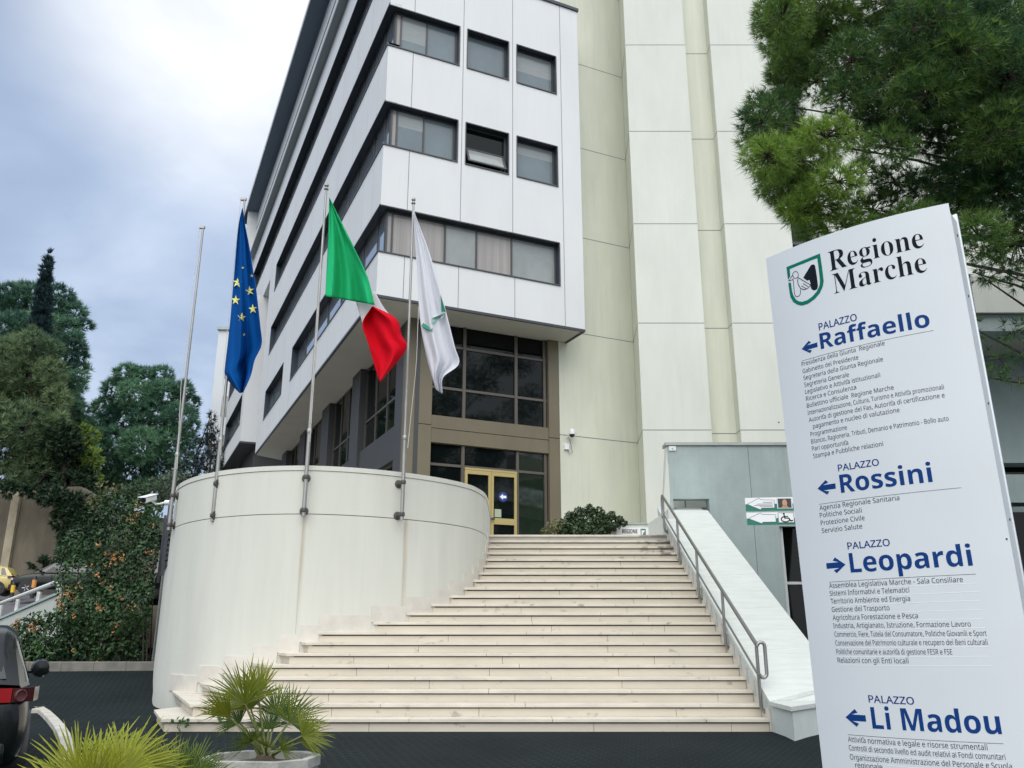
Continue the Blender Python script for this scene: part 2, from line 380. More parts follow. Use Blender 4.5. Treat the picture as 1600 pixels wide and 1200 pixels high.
for k in range(1, 22):
    mb = MB(); z1 = 0.16 * k; y0 = Zk(k); zb = 0.16 * (k - 1) - (0.12 if k == 1 else 0.0)
    dirA = Vector((-0.42, 0.907))
    def poly(ins, xa, xb, last):
        y = y0 + ins
        if k < 8:
            if not last: return [(xa, y), (xb, y), (xb, y0 + 0.55), (xa, y0 + 0.55)]
            L = 1.66 if k == 1 else (15.4 - y0) / 0.907
            xf = XF[k] + ins * 1.2
            bl = (xf + dirA.x * L, y + dirA.y * L)
            if k == 1: return [(xf, y), (xb, y), (xb, 15.2), (-4.9, 15.2), bl]
            return [(xf, y), (xb, y), (xb, 15.6), (bl[0] + 0.1, 15.6), bl]
        if not last: return [(xa, y), (xb, y), (xb, y0 + 0.55), (xa, y0 + 0.55)]
        xl = wall_x(y0 + 0.02) if k > 8 else -3.16
        xw = wall_x(y0 + 0.5)
        return [(xl + ins, y), (xb, y), (xb, y0 + 0.55), (min(xw, xl) - 0.25, y0 + 0.55), (xl - 0.25, y + 0.12)]
    xl = XF.get(k, None) or (wall_x(y0 + 0.02) if k > 8 else -3.16); STEP_LEFT[k] = xl
    cuts = [XR]; x = XR - random.uniform(0.5, 1.9)
    while x > xl + 0.9: cuts.append(x); x -= random.uniform(1.6, 2.4)
    for i, xb in enumerate(cuts):
        last = i == len(cuts) - 1; xa = cuts[i + 1] if not last else xl
        g = 0.0025
        mb.cur = 1; mb.prism(poly(0, xa + g, xb - g, last), z1 - 0.042, z1)
    cuts2 = [XR]; x = XR - random.uniform(0.4, 2.0)
    while x > xl + 0.9: cuts2.append(x); x -= random.uniform(1.8, 3.2)
    for i, xb in enumerate(cuts2):
        last = i == len(cuts2) - 1; xa = cuts2[i + 1] if not last else xl
        mb.cur = 0; mb.prism(poly(0.034, xa + 0.002, xb - 0.002, last), zb, z1 - 0.043)
    # dark strip that paints the shadow under the nosing
    mb.cur = 2; mb.box(xl + 0.06, XR, y0 + 0.0335, y0 + 0.05, z1 - 0.066, z1 - 0.044) if k >= 8 else mb.box(XF[k] + 0.1, XR, y0 + 0.0335, y0 + 0.05, z1 - 0.062, z1 - 0.044)
    mb.build('step', [M_marble, M_nosing, M_nosing_shade], stairs, bevel=0.004)
# stepped marble skirting: along the drum and along the right-hand parapet
mb = MB()
def cpoint_from_y(y, k):
    if k >= 9: return wall_x(y), y
    return None
def seg_between(a, b, off, z0, z1):
    """skirting strip following the drum contour between parameters a..b"""
    pts = [WC[i] for i in range(a, b + 1)]
    prev = None
    for i, p in enumerate(pts):
        j = a + i; t = (WC[min(j + 1, len(WC) - 1)] - WC[max(j - 1, 0)]).normalized(); n = Vector((-t.y, t.x, 0))
        if n.dot(Vector((0.3, -1, 0))) < 0: n = -n
        q = p + n * off
        if prev is not None:
            mb.hexa([(prev[0].x, prev[0].y, z0), (q.x, q.y, z0), (p.x, p.y, z0), (prev[1].x, prev[1].y, z0), (prev[0].x, prev[0].y, z1), (q.x, q.y, z1), (p.x, p.y, z1), (prev[1].x, prev[1].y, z1)])
        prev = (q, p)
def nearest(x, y): return min(range(len(WC)), key=lambda i: (WC[i].x - x) ** 2 + (WC[i].y - y) ** 2)
marks = {}
for k in range(1, 22):
    y0 = Zk(k)
    if k >= 8: marks[k] = nearest(STEP_LEFT[k], y0)
    else:
        for i, p in enumerate(WC):                       # where the returned step edge first meets the drum
            if p.x < -2.8 and p.x < XF[k] - 0.42 * (p.y - y0) / 0.907: break
        marks[k] = i
for k in range(3, 22):
    a = marks[k]; b = marks[k - 1]
    z = 0.16 * (k - 1)
    if b > a: seg_between(a, b, 0.018, z, z + 0.16 + 0.105)
mb.build('skirting', M_skirt, stairs)
mb = MB()
for k in range(1, 22):
    mb.box(XR + 0.002, XR + 0.028, Zk(k) + 0.02, Zk(k) + 0.19, 0.16 * k - 0.16, 0.16 * k + 0.13)
    mb.box(XR + 0.002, XR + 0.028, Zk(k) + 0.19, Zk(k) + 0.361, 0.16 * k - 0.16, 0.16 * k + 0.075)
mb.build('skirting', M_skirt, stairs)

# ------------------------------------------------------------------ curved white wall
drum = thing('curved_wall', 'curved white rendered retaining wall carrying the flagpoles left of the steps', 'wall', (-3.6, 14.4, 0))
def band(mb, i0, i1, off, th, z0, z1):
    """ribbon of wall; z0,z1 constants or callables of the contour index"""
    O = []; I = []
    for i in range(i0, i1 + 1):
        t = (WC[min(i + 1, len(WC) - 1)] - WC[max(i - 1, 0)]).normalized(); n = Vector((-t.y, t.x, 0))
        if n.dot(WC[i] - Vector((-3.6, 19.5, 0))) < 0: n = -n
        O.append(WC[i] + n * off); I.append(WC[i] - n * th)
    m = len(O); f = lambda q, i: q(i) if callable(q) else q
    vs = []; fs = []
    for j in range(m):
        a, b = f(z0, i0 + j), f(z1, i0 + j)
        vs += [(O[j].x, O[j].y, a), (O[j].x, O[j].y, b), (I[j].x, I[j].y, b), (I[j].x, I[j].y, a)]
    for j in range(m - 1):
        for q in range(4): fs.append((4 * j + q, 4 * j + (q + 1) % 4, 4 * (j + 1) + (q + 1) % 4, 4 * (j + 1) + q))
    fs += [(0, 1, 2, 3), tuple(4 * (m - 1) + q for q in (3, 2, 1, 0))]
    mb.add(vs, fs)
iL = nearest(-6.68, 16.85); iE = len(WC) - 1
mb = MB()
JZ = 3.185
zl = lambda i: JZ if i <= iL else max(2.75, JZ - 0.28 * (i - iL) / 8.0)
band(mb, 0, iE, 0, 0.32, -0.3, zl)
mb.build('wall_base', M_drum, drum, smooth=True)
mb = MB(); band(mb, 0, iL, -0.014, 0.31, JZ, JZ + 0.014); mb.build('joint', M_joint, drum, smooth=True)
mb = MB(); band(mb, 0, iL, 0, 0.32, JZ + 0.014, 3.93); mb.build('wall_upper', M_drum, drum, smooth=True)
mb = MB(); band(mb, 0, iL, -0.01, 0.30, 3.93, 3.938); mb.build('joint', M_joint, drum, smooth=True)
mb = MB(); band(mb, 0, iL, 0.012, 0.34, 3.938, 4.02); mb.build('coping', M_drum, drum, smooth=True)
mb = MB()
for x, zlow in ((-3.50, 1.25), (-1.87, 1.7)):
    i = nearest(x, 14.4 if x < -3 else 15.05); t = (WC[i + 1] - WC[i - 1]).normalized(); n = Vector((-t.y, t.x, 0))
    if n.y > 0: n = -n
    mb.obox(WC[i], t, n, UP, -0.003, 0.003, -0.01, 0.0022, zlow, JZ - 0.01)
    mb.build('panel_seam', mat('faint_seam', (0.40, 0.38, 0.34), 0.9), drum); mb = MB()

# ------------------------------------------------------------------ stair parapet with sloping marble slabs
par = thing('stair_parapet', 'broad sloping parapet of white marble slabs at the right of the steps', 'parapet', (3.8, 11.1, 0))
zs = lambda x, y: 0.385 if y < 11.965 else 0.385 + 0.469 * (y - 11.965)
XP = 4.5
M_par = mat('parapet_render', (0.56, 0.60, 0.575), 0.8, var=0.12, scale=2, bump=0.15, bscale=12)
mb = MB(); mb.prism([(3.43, 11.13), (4.45, 12.36), (4.45, 12.5), (3.44, 12.5)], -0.2, 0.323)
mb.prism([(3.436, 11.98), (4.46, 11.98), (4.46, 20.1), (3.436, 20.1)], -0.2, lambda x, y: zs(x, y) - 0.06); mb.build('parapet_base', M_par, par)
cuts = [11.965, 13.25, 14.6, 15.95, 17.3, 18.55, 19.72]
mb = MB(); mb.prism([(3.395, 11.05), (4.53, 12.40), (3.40, 11.96)], 0.326, 0.385); mb.build('coping_slab', M_slab, par, bevel=0.006)
for a, b in zip(cuts, cuts[1:]):
    mb = MB(); e1, e2 = (0.17 if a > 12 else 0.44), (0.17 if b < 19.7 else 0.0)
    mb.prism([(3.40, a + 0.006), (4.53, a + e1 + 0.006), (4.53, b + e2), (3.40, b)], lambda x, y: 0.385 + 0.469 * (y - 11.965) - 0.058, lambda x, y: 0.385 + 0.469 * (y - 11.965))
    mb.build('coping_slab', M_slab, par, bevel=0.006)

# ------------------------------------------------------------------ handrail
hr = thing('handrail', 'tubular stainless steel handrail with a mid rail beside the sloping marble parapet', 'handrail', (3.36, 12.6, 0.4))
HX = 3.36
rz = lambda y: 0.469 * (y - 12.2) + 1.07
y0h, y1h = 12.25, 18.95
mb = MB(); mb.tube([(HX, y0h - .02, rz(y0h)), (HX, y1h, rz(y1h))], 0.029, 12); mb.build('top_rail', M_steel, hr, smooth=True)
mb = MB(); mb.tube([(HX, y0h, rz(y0h) - 0.40), (HX, y1h, rz(y1h) - 0.40)], 0.017, 10); mb.build('mid_rail', M_steel, hr, smooth=True)
for y in (12.25, 14.0, 15.75, 17.4, 18.9):
    zb = 0.16 * int((y - 12.0456) / 0.3411 + 1) + 0.03
    mb = MB(); mb.tube([(HX, y, rz(y) - .02), (HX, y, zb + 0.13), (HX + .01, y, zb + 0.07), (HX + .04, y, zb + 0.04), (HX + .075, y, zb + 0.035)], 0.024, 10)
    mb.lathe((HX + .05, y, zb + .035), (1, 0, 0), [(0.045, 0), (0.045, 0.012)], 14); mb.build('post', M_steel, hr, smooth=True)
def loop(y, s):
    z = rz(y); pts = [(HX, y, z)]
    for a in range(0, 181, 30): pts.append((HX + 0.05 - 0.05 * cos(radians(a)), y + s * 0.02, z + 0.0 + 0.05 * sin(radians(a))))
    for a in range(0, 181, 30): pts.append((HX + 0.05 + 0.05 * cos(radians(a)), y + s * 0.02, z - 0.36 - 0.05 * sin(radians(a))))
    return pts[1:]
mb = MB(); mb.tube(loop(y0h - 0.03, -1), 0.025, 10); mb.build('end_loop', M_steel, hr, smooth=True)
mb = MB(); P = [(HX, y1h + .0, rz(y1h)), (HX, y1h + .06, rz(y1h) + .01), (HX, y1h + .11, rz(y1h) - .04), (HX, y1h + .12, rz(y1h) - .12), (HX, y1h + .12, rz(y1h) - .40), (HX, y1h + .08, rz(y1h) - .47), (HX, y1h, rz(y1h) - .5)]
mb.tube(P, 0.022, 10); mb.build('end_loop', M_steel, hr, smooth=True)

# ------------------------------------------------------------------ office block
off = thing('office_building', 'white panelled office block with dark ribbon windows overhanging a bronze glazed entrance', 'building', (-3.5, 21, 0))
def wallB(mb, p, w, z0, z1, holes, depth): wall_holes(mb, p, dB, nB, w, z0, z1, holes, depth)
def facade(mb, o, u, n, w, z0, z1, holes, depth):
    """like wall_holes but reveals get material 1 and none is built at the open corner (u=0)"""
    us = sorted({0, w, *[h[0] for h in holes], *[h[1] for h in holes]}); zz = sorted({z0, z1, *[h[2] for h in holes], *[h[3] for h in holes]})
    P = lambda a, z, d=0: Vector((o.x, o.y, 0)) + u * a + n * d + Vector((0, 0, z))
    mb.cur = 0
    for i in range(len(us) - 1):
        for j in range(len(zz) - 1):
            ca, cz = (us[i] + us[i + 1]) / 2, (zz[j] + zz[j + 1]) / 2
            if any(h[0] < ca < h[1] and h[2] < cz < h[3] for h in holes): continue
            mb.quad(P(us[i], zz[j]), P(us[i + 1], zz[j]), P(us[i + 1], zz[j + 1]), P(us[i], zz[j + 1]))
    mb.cur = 1
    for a0, a1, h0, h1 in holes:
        b0 = a0
        if a0 > 0: mb.quad(P(a0, h0), P(a0, h1), P(a0, h1, depth), P(a0, h0, depth))
        mb.quad(P(a1, h0), P(a1, h1), P(a1, h1, depth), P(a1, h0, depth))
        mb.quad(P(b0, h0), P(a1, h0), P(a1, h0, depth), P(b0, h0, depth)); mb.quad(P(b0, h1), P(a1, h1), P(a1, h1, depth), P(b0, h1, depth))
    mb.cur = 0
ROWS = [(17.5, 18.85), (14.26, 15.6), (11.03, 12.36)]
RA = [(17.58, 18.95), (14.28, 15.65), (11.03, 12.38)]
ub = lambda b: b + 3.05
holesB = [(0, ub(-.88), *ROWS[0]), (0, ub(-.88), *ROWS[1]), (0, ub(2.40), *ROWS[2])]
for r in (0, 1): holesB += [(ub(-.61), ub(.74), *ROWS[r]), (ub(1.035), ub(2.385), *ROWS[r])]
mb = MB(); facade(mb, PF - dB * 3.05, dB, nB, 6.26, 9.78, 20.86, holesB, 0.26)
mb.build('front_facade', [M_white, M_navy], off)
mb = MB(); q = PF + dB * 3.21; mb.obox(q, dB, nB, UP, -0.004, 0.0, 0.0, 1.12, 9.78, 20.86); mb.build('facade_return', M_white, off)
mb = MB(); mb.obox(PF, dB, nB, UP, -3.1, 3.25, -0.05, 1.1, 20.865, 20.97); mb.build('parapet_cap', M_darktrim, off)
mb = MB()
mb.obox(PF, dB, nB, UP, -3.05, 3.215, -0.012, 0.05, 9.705, 9.778); mb.obox(PF, dB, nB, UP, 3.16, 3.222, 0.06, 1.13, 9.705, 9.778)
mb.obox(PC, dA, nA, UP, 0.0, 22.0, -0.012, 0.05, 9.705, 9.778); mb.build('drip_edge', M_darktrim, off)
mb = MB()   # panel joints of the front
for b, z0, z1 in ((-2.3, 15.62, 17.48), (-2.3, 12.4, 14.24), (-2.3, 18.88, 20.86), (-0.76, 9.78, 11.0), (-0.745, 12.39, 20.86), (0.885, 12.39, 20.86), (2.56, 9.78, 20.86), (-2.32, 9.78, 11.0), (0.95, 9.78, 11.0)):
    mb = MB(); mb.obox(PF, dB, nB, UP, b - 0.009, b + 0.009, -0.003, 0.01, z0, z1); mb.build('panel_joint', M_joint, off)
# side facade, lower and upper part
holesA = [(0, 20.0, *RA[0]), (0, 20.0, *RA[1]), (0, 13.0, *RA[2]), (15.1, 20.0, *RA[2])]
mb = MB(); facade(mb, PC, dA, nA, 22.0, 9.78, 19.02, holesA, 0.34)
mb.obox(PC, dA, nA, UP, 21.99, 22.0, 0.004, 6, 9.78, 19.02)
mb.build('side_facade', [M_white, M_navy], off)
mb = MB(); facade(mb, PC, dA, nA, 31.0, 19.024, 27.2, [(1.2, 30.2, 20.9, 22.65), (1.2, 31.0, 25.96, 26.10)], 0.36)
mb.obox(PC, dA, nA, UP, 22.01, 31.0, 0.004, 6, 19.0, 19.022); mb.obox(PC, dA, nA, UP, 30.99, 31.0, 0.004, 6, 19.03, 27.2)
mb.build('upper_side_facade', [M_white, M_navy], off)
mb = MB()
for a in (0.95, 2.1, 3.9, 6.0, 8.3, 10.6, 13.0, 15.1, 17.6, 20.0):
    for z0, z1 in ((9.78, 11.0), (12.41, 14.25), (15.68, 17.55), (18.98, 20.87)):
        mb = MB(); mb.obox(PC, dA, nA, UP, a - 0.008, a + 0.008, -0.0025, 0.01, z0, z1); mb.build('panel_joint', mat('pale_joint', (0.42, 0.43, 0.44), 0.8), off)
mb = MB(); mb.obox(PC, dA, nA, UP, -0.3, 32.0, -0.32, -0.004, 24.0, 24.14); mb.build('cornice', mat('cornice_grey', (0.27, 0.31, 0.33), 0.7), off)
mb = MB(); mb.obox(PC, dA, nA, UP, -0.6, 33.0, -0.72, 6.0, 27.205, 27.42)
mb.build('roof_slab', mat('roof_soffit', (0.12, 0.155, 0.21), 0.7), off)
mb = MB(); mb.obox(PC, dA, nA, UP, -0.6, 33.0, -0.76, -0.722, 27.22, 27.5); mb.build('roof_fascia', M_white, off)
mb = MB(); mb.obox(PC, dA, nA, UP, 31.02, 31.3, -0.6, 3.0, 22.3, 27.2); mb.build('end_fin', M_white, off)
mb = MB(); mb.obox(P0, dB, nB, UP, -3.3, 3.2, 0.0, 0.3, 20.98, 27.2); mb.build('setback_wall', M_white, off)
# soffit under the overhang
C0 = P0 + dB * (-1.75)
poly = [PC, PF + dB * 3.2, P0 + dB * 3.2, P0 + dB * 2.9 + nB * .6, C0 + nA * .6 + nB * .6, C0 + nA * .6 + dA * 22, PC + dA * 22]
mb = MB(); mb.prism([(p.x, p.y) for p in poly], 9.74, 9.77); mb.build('soffit', M_soffit, off)
# windows -------------------------------------------------------
def window(o, u, n, a0, a1, z0, z1, d, mull, glass, fw=0.045, parent=off, fm=None, trans=(), name='window', trim=True, ta=None, halves=None):
    mb = MB(); bx = lambda x0, x1, q0, q1, e0=d - 0.05, e1=d + 0.02: mb.obox(Vector((o.x, o.y, 0)), u, n, UP, x0, x1, e0, e1, q0, q1)
    bx(a0, a0 + fw, z0, z1); bx(a1 - fw, a1, z0, z1); bx(a0 + fw, a1 - fw, z0, z0 + fw); bx(a0 + fw, a1 - fw, z1 - fw, z1)
    for m in mull: bx(m - fw / 2, m + fw / 2, z0 + fw, z1 - fw)
    for t in trans: bx(a0 + fw, a1 - fw, t - fw / 2, t + fw / 2, d - 0.044, d + 0.02)
    if trim:   # sill and head flashing that stand just proud of the panels
        b0 = a0 - 0.02 if ta is None else ta; bx(b0, a1 + 0.02, z0 - 0.035, z0 - 0.002, -0.03, 0.03); bx(b0, a1 + 0.02, z1 + 0.002, z1 + 0.03, -0.012, 0.03)
        bx(a1 + 0.002, a1 + 0.028, z0 - 0.002, z1 + 0.002, -0.012, 0.03)
        if ta is None: bx(a0 - 0.028, a0 - 0.002, z0 - 0.002, z1 + 0.002, -0.012, 0.03)
    w = mb.build(name, fm or M_wframe, parent)
    if glass is not None:
        gs = glass if isinstance(glass, list) else [glass]
        ms_ = [a0 + fw, *mull, a1 - fw]; g = MB()
        for i in range(len(ms_) - 1):
            g.cur = i % len(gs)
            zz = [z0 + fw, z1 - fw]
            if halves and halves[i % len(halves)]: zz.insert(1, z0 + fw + (z1 - z0 - 2 * fw) * halves[i % len(halves)])
            for q in range(len(zz) - 1):
                if q == 1: g.cur = len(gs)
                g.obox(Vector((o.x, o.y, 0)), u, n, UP, ms_[i] + 0.001, ms_[i + 1] - 0.001, d - 0.012, d - 0.002, zz[q], zz[q + 1])
        g.build('pane', gs + ([M_shade] if halves else []), w)
    return w
M_shade = mat('lowered_blind_glass', (0.26, 0.285, 0.29), 0.07, var=0.15, scale=30, stretch=(0.1, 0.1, 1), spec=0.5)
OB = PF - dB * 3.05
for r in (0, 1):
    window(OB, dB, nB, 0.24, ub(-.88), *ROWS[r], 0.25, [0.42, ub(-1.83)], [M_curt, M_pane, M_pane], ta=-0.03, halves=[0, (.35, .62)[r], 0])
    window(OB, dB, nB, ub(1.035), ub(2.385), *ROWS[r], 0.25, [], M_pane, halves=[(.45, .7)[r]])
window(OB, dB, nB, ub(-.61), ub(.74), *ROWS[0], 0.25, [], M_pane)
window(OB, dB, nB, 0.24, ub(2.40), *ROWS[2], 0.25, [0.42, 1.95, ub(-0.15), ub(0.95)], [M_curt, M_curt, M_blind, M_curt, M_blind], ta=-0.03, halves=[0, 0, 0, 0, .6])
# the open tilting window
w = window(OB, dB, nB, ub(-.61), ub(.74), *ROWS[1], 0.25, [], M_glass)
ang = radians(24); pv = OB + dB * ub(-.54) - nB * 0.03 + Vector((0, 0, 14.36)); ts = (UP * cos(ang) + nB * sin(ang)); tn = ts.cross(dB)
mb = MB(); L_, H_ = 1.21, 0.62
for q in ((0, .06, 0, H_), (L_ - .06, L_, 0, H_), (.06, L_ - .06, 0, .06), (.06, L_ - .06, H_ - .06, H_)): mb.obox(pv, dB, ts, tn, q[0], q[1], q[2], q[3], -0.02, 0.02)
sash = mb.build('open_sash', M_wframe, off)
mb = MB(); mb.obox(pv, dB, ts, tn, .061, L_ - .061, .061, H_ - .061, -0.004, 0.004); mb.build('pane', M_blind, sash)
# side ribbons
mull = {0: [0.3, 1.31, 2.63, 3.8, 5.6, 7.56, 8.8, 10.06, 12.09, 14.28, 16.3, 18.2], 1: [0.3, 0.8, 1.96, 3.93, 5.6, 7.5, 9.5, 11.5, 13.5, 15.5, 18.4], 2: [0.3, 1.05, 2.6, 5.39, 7.39, 9.4, 11.4]}
for r in (0, 1): window(PC, dA, nA, 0.26, 20.0, *RA[r], 0.27, mull[r], M_sideglass, ta=0.03)
window(PC, dA, nA, 0.26, 13.0, *RA[2], 0.27, mull[2], M_sideglass, ta=0.03)
window(PC, dA, nA, 15.1, 20.0, *RA[2], 0.27, [17.07, 18.73], M_sideglass)
window(PC, dA, nA, 1.2, 30.2, 20.9, 22.65, 0.34, [2.5 + 1.9 * i for i in range(15)], M_sideglass)
# bronze ground floor: entrance side
mb = MB(); B_ = lambda b0, b1, z0, z1, e0=0.0, e1=0.4: mb.obox(P0, dB, nB, UP, b0, b1, e0, e1, z0, z1)
B_(-1.75, -1.49, PLAZA, 9.735); B_(-1.49, -1.44, PLAZA, 9.735, 0.06, 0.4); B_(-1.44, -1.03, PLAZA, 6.73); B_(-1.44, -1.03, 6.745, 9.735); B_(2.58, 2.925, PLAZA, 6.73); B_(2.58, 2.925, 6.745, 9.735)
B_(-1.03, 2.58, 6.27, 6.655, 0.03, 0.4); B_(-1.03, 2.58, 6.67, 7.03, 0.03, 0.4); B_(-1.03, 2.58, 6.655, 6.67, 0.07, 0.38)
mb.build('bronze_cladding', M_bronze, off, bevel=0.006)
def glazing(z0, z1, vs, hs, glass):
    mb = MB(); q = lambda a, b, c, d_, e0=0.1, e1=0.2: mb.obox(P0, dB, nB, UP, a, b, e0, e1, c, d_)
    for v, w_ in vs: q(v - w_, v + w_, z0, z1)
    for h, a, b in hs: q(a, b, h - 0.035, h + 0.035, 0.115, 0.19)
    f = mb.build('window', M_frame, off)
    g = MB(); xs_ = [-1.03] + [v for v, _ in vs] + [2.58]
    for i in range(len(xs_) - 1):
        g.cur = i % len(glass); g.obox(P0, dB, nB, UP, xs_[i], xs_[i + 1], 0.155, 0.165, z0 + 0.001, z1 - 0.001)
    g.build('pane', glass, f)
M_green = mat('green_curtain_glass', (0.012, 0.022, 0.013), 0.04, var=0.5, scale=5, stretch=(1, 1, 0.1), spec=0.6)
glazing(7.035, 9.735, [(-0.05, 0.045), (1.57, 0.045), (2.5, 0.04)], [(9.1, -1.03, 2.58), (7.86, -1.03, 2.58)], [M_glass])
glazing(PLAZA, 6.265, [(-0.05, 0.045), (1.61, 0.04), (2.5, 0.04)], [(5.69, -1.03, 2.5)], [M_glass, M_glass, M_green, M_glass])
# brass entrance doors
for i, (a, b) in enumerate(((0.0, 0.775), (0.785, 1.565))):
    mb = MB(); q = lambda x0, x1, z0, z1: mb.obox(P0, dB, nB, UP, x0, x1, 0.05, 0.14, z0, z1)
    s_ = 0.075
    q(a, a + s_, PLAZA, 5.6); q(b - s_, b, PLAZA, 5.6); q(a + s_, b - s_, 5.49, 5.6); q(a + s_, b - s_, 4.16, 4.33); q(a + s_, b - s_, PLAZA, 3.5)
    d = mb.build('door', M_gold, off, bevel=0.004)
    g = MB(); g.obox(P0, dB, nB, UP, a + s_, b - s_, 0.09, 0.1, 3.5, 4.16); g.obox(P0, dB, nB, UP, a + s_, b - s_, 0.09, 0.1, 4.33, 5.49); g.build('pane', M_glass, d)
    k = MB(); x = b - 0.04 if i == 0 else a + 0.04; k.lathe(P0 + dB * x + nB * 0.05 + UP * 4.3, -nB, [(0.02, 0), (0.02, 0.04), (0.04, 0.05), (0.04, 0.08), (0.015, 0.09)], 14); k.build('handle', M_clamp, d, smooth=True)
mb = MB(); mb.obox(P0, dB, nB, UP, -0.004, 1.57, 0.045, 0.15, 5.605, 5.66); mb.build('door_lintel', M_gold, off)
# stickers on the door: round blue sign with a white arrow, paper notice
c = P0 + dB * 1.15 + nB * 0.084 + UP * 4.93
mb = MB(); mb.lathe(c, -nB, [(0.14, 0), (0.14, 0.003)], 28); ds = mb.build('arrow_sticker', mat('sticker_blue', (0.02, 0.05, 0.2), 0.3), off)
def arrow_poly(L, hw, sw, hl):  # pointing to -u; centred
    return [(-L / 2, 0), (-L / 2 + hl, -hw), (-L / 2 + hl, -sw), (L / 2, -sw), (L / 2, sw), (-L / 2 + hl, sw), (-L / 2 + hl, hw)]
mb = MB(); pts = [c - nB * 0.005 + dB * x + UP * y for x, y in arrow_poly(0.2, 0.085, 0.035, 0.1)]; mb.add(pts, [(0, 1, 2, 5, 6), (2, 3, 4, 5)]); mb.build('arrow', mat('sticker_white', (0.8, 0.82, 0.85), 0.4), ds)
mb = MB(); mb.obox(P0, dB, nB, UP, 0.9, 1.1, 0.082, 0.0895, 4.36, 4.58); mb.build('notice', mat('notice_paper', (0.35, 0.40, 0.30), 0.7), off)
# bronze ground floor: long side
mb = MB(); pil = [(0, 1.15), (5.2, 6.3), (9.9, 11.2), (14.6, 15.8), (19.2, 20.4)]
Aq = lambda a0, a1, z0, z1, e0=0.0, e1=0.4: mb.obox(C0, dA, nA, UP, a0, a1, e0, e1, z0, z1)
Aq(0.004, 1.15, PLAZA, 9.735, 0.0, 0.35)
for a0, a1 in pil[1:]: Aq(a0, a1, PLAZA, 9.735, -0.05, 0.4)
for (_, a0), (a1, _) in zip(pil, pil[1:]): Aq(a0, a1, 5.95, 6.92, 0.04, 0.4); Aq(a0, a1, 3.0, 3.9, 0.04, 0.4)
mb.build('bronze_cladding', M_bronze_shaded, off, bevel=0.006)
for (_, a0), (a1, _) in zip(pil, pil[1:]):
    for z0, z1, tr in ((6.92, 9.735, (7.9,)), (3.9, 5.95, ())):
        window(C0, dA, nA, a0, a1, z0, z1, 0.22, [a0 + (a1 - a0) * f for f in (.36, .68)], M_glass, fw=0.06, fm=M_frame, trans=tr, trim=False)
# rear wing beyond the notch
mb = MB(); facade(mb, PC + dA * 24.5 - nA * 0.5, dA, nA, 9.0, 10.9, 19.0, [(0.8, 8.5, 12.0, 13.6), (0.8, 8.5, 15.2, 16.8)], 0.3)
q = PC + dA * 24.5; mb.obox(q, dA, nA, UP, 0.0, 0.01, -0.496, 6, 10.9, 18.99); mb.build('rear_wing', [M_white, M_navy], off)
mb = MB(); mb.obox(q, dA, nA, UP, 0.0, 9, -0.5, 6, 10.8, 10.895); mb.build('rear_wing_soffit', M_darktrim, off)
for z0 in (12.0, 15.2): window(q - nA * 0.5, dA, nA, 0.8, 8.5, z0, z0 + 1.6, 0.28, [2.5, 4.5, 6.5], M_sideglass)
mb = MB(); mb.obox(q, dA, nA, UP, 0.5, 7, 0.3, 6, 2.9, 10.88); mb.build('rear_wing_base', M_bronze_shaded, off)
mb = MB(); mb.prism([((q + dA * x + nA * y).x, (q + dA * x + nA * y).y) for x, y in ((-3.2, .2), (-3.2, 1.6), (4.5, .6), (4.5, .2))], 2.9, lambda x, y: 8.1); mb.build('terrace_parapet', M_white, off)

# ------------------------------------------------------------------ plastered tower with pilasters on the right
tow = thing('plastered_tower', 'tall cream plastered tower with two pale vertical pilasters and horizontal joints', 'building', (5, 24, 0))
ZT = 27.0
F0 = P0 + dB * 2.93; F1 = Vector((3.81, 25.29, 0)); dY = Vector((0, 1, 0)); dX = Vector((1, 0, 0))
mb = MB()
mb.hexa([(F0.x, F0.y, 2.9), (F1.x, F1.y, 2.9), (F1.x + .3, F1.y + .3, 2.9), (F0.x - .1, F0.y + .3, 2.9), (F0.x, F0.y, ZT), (F1.x, F1.y, ZT), (F1.x + .3, F1.y + .3, ZT), (F0.x - .1, F0.y + .3, ZT)])
mb.build('recessed_wall', M_rec, tow)
mb = MB(); mb.prism([(3.723, 23.632), (5.677, 23.632), (5.677, 24.6), (4.2, 25.6), (3.84, 25.6), (3.815, 25.29)], 2.9, ZT); mb.build('pilaster_flank', M_rec, tow)
mb = MB(); mb.box(3.72, 5.68, 23.588, 23.63, 2.9, ZT + .004); mb.build('pilaster', M_pil, tow)
mb = MB(); mb.box(5.69, 6.5, 24.03, 24.7, 2.9, ZT); mb.prism([(6.5, 23.632), (6.6, 23.632), (6.6, 24.7), (6.5, 24.7)], 2.9, ZT); mb.build('recessed_wall', M_rec, tow)
mb = MB(); mb.box(6.505, 8.53, 23.588, 23.63, 0, ZT + .004); mb.box(6.61, 8.53, 23.632, 24.75, 0, ZT); mb.build('pilaster', M_pil, tow)
mb = MB()
for i in range(7):
    z = 6.86 + 3.245 * i; mb = MB()
    mb.obox(F0, (F1 - F0).normalized(), nB, UP, 0.0, (F1 - F0).length, -0.003, 0.01, z - .011, z + .011)
    d = (Vector((3.725, 23.6, 0)) - F1); mb.obox(F1, d.normalized(), Vector((d.y, -d.x, 0)).normalized(), UP, 0.0, d.length - .01, -0.006, 0.006, z - .01, z + .01)
    mb.box(3.72, 5.68, 23.585, 23.59, z - .011, z + .011); mb.box(5.684, 6.5, 24.026, 24.032, z - .011, z + .011); mb.box(6.52, 8.53, 23.585, 23.59, z - .011, z + .011)
    mb.box(6.497, 6.503, 23.6, 24.026, z - .011, z + .011); mb.build('horizontal_joint', M_joint, tow)
mb = MB(); mb.box(8.54, 9.35, 24.3, 24.5, 0, ZT); w = mb.build('window_strip', M_glass, tow)
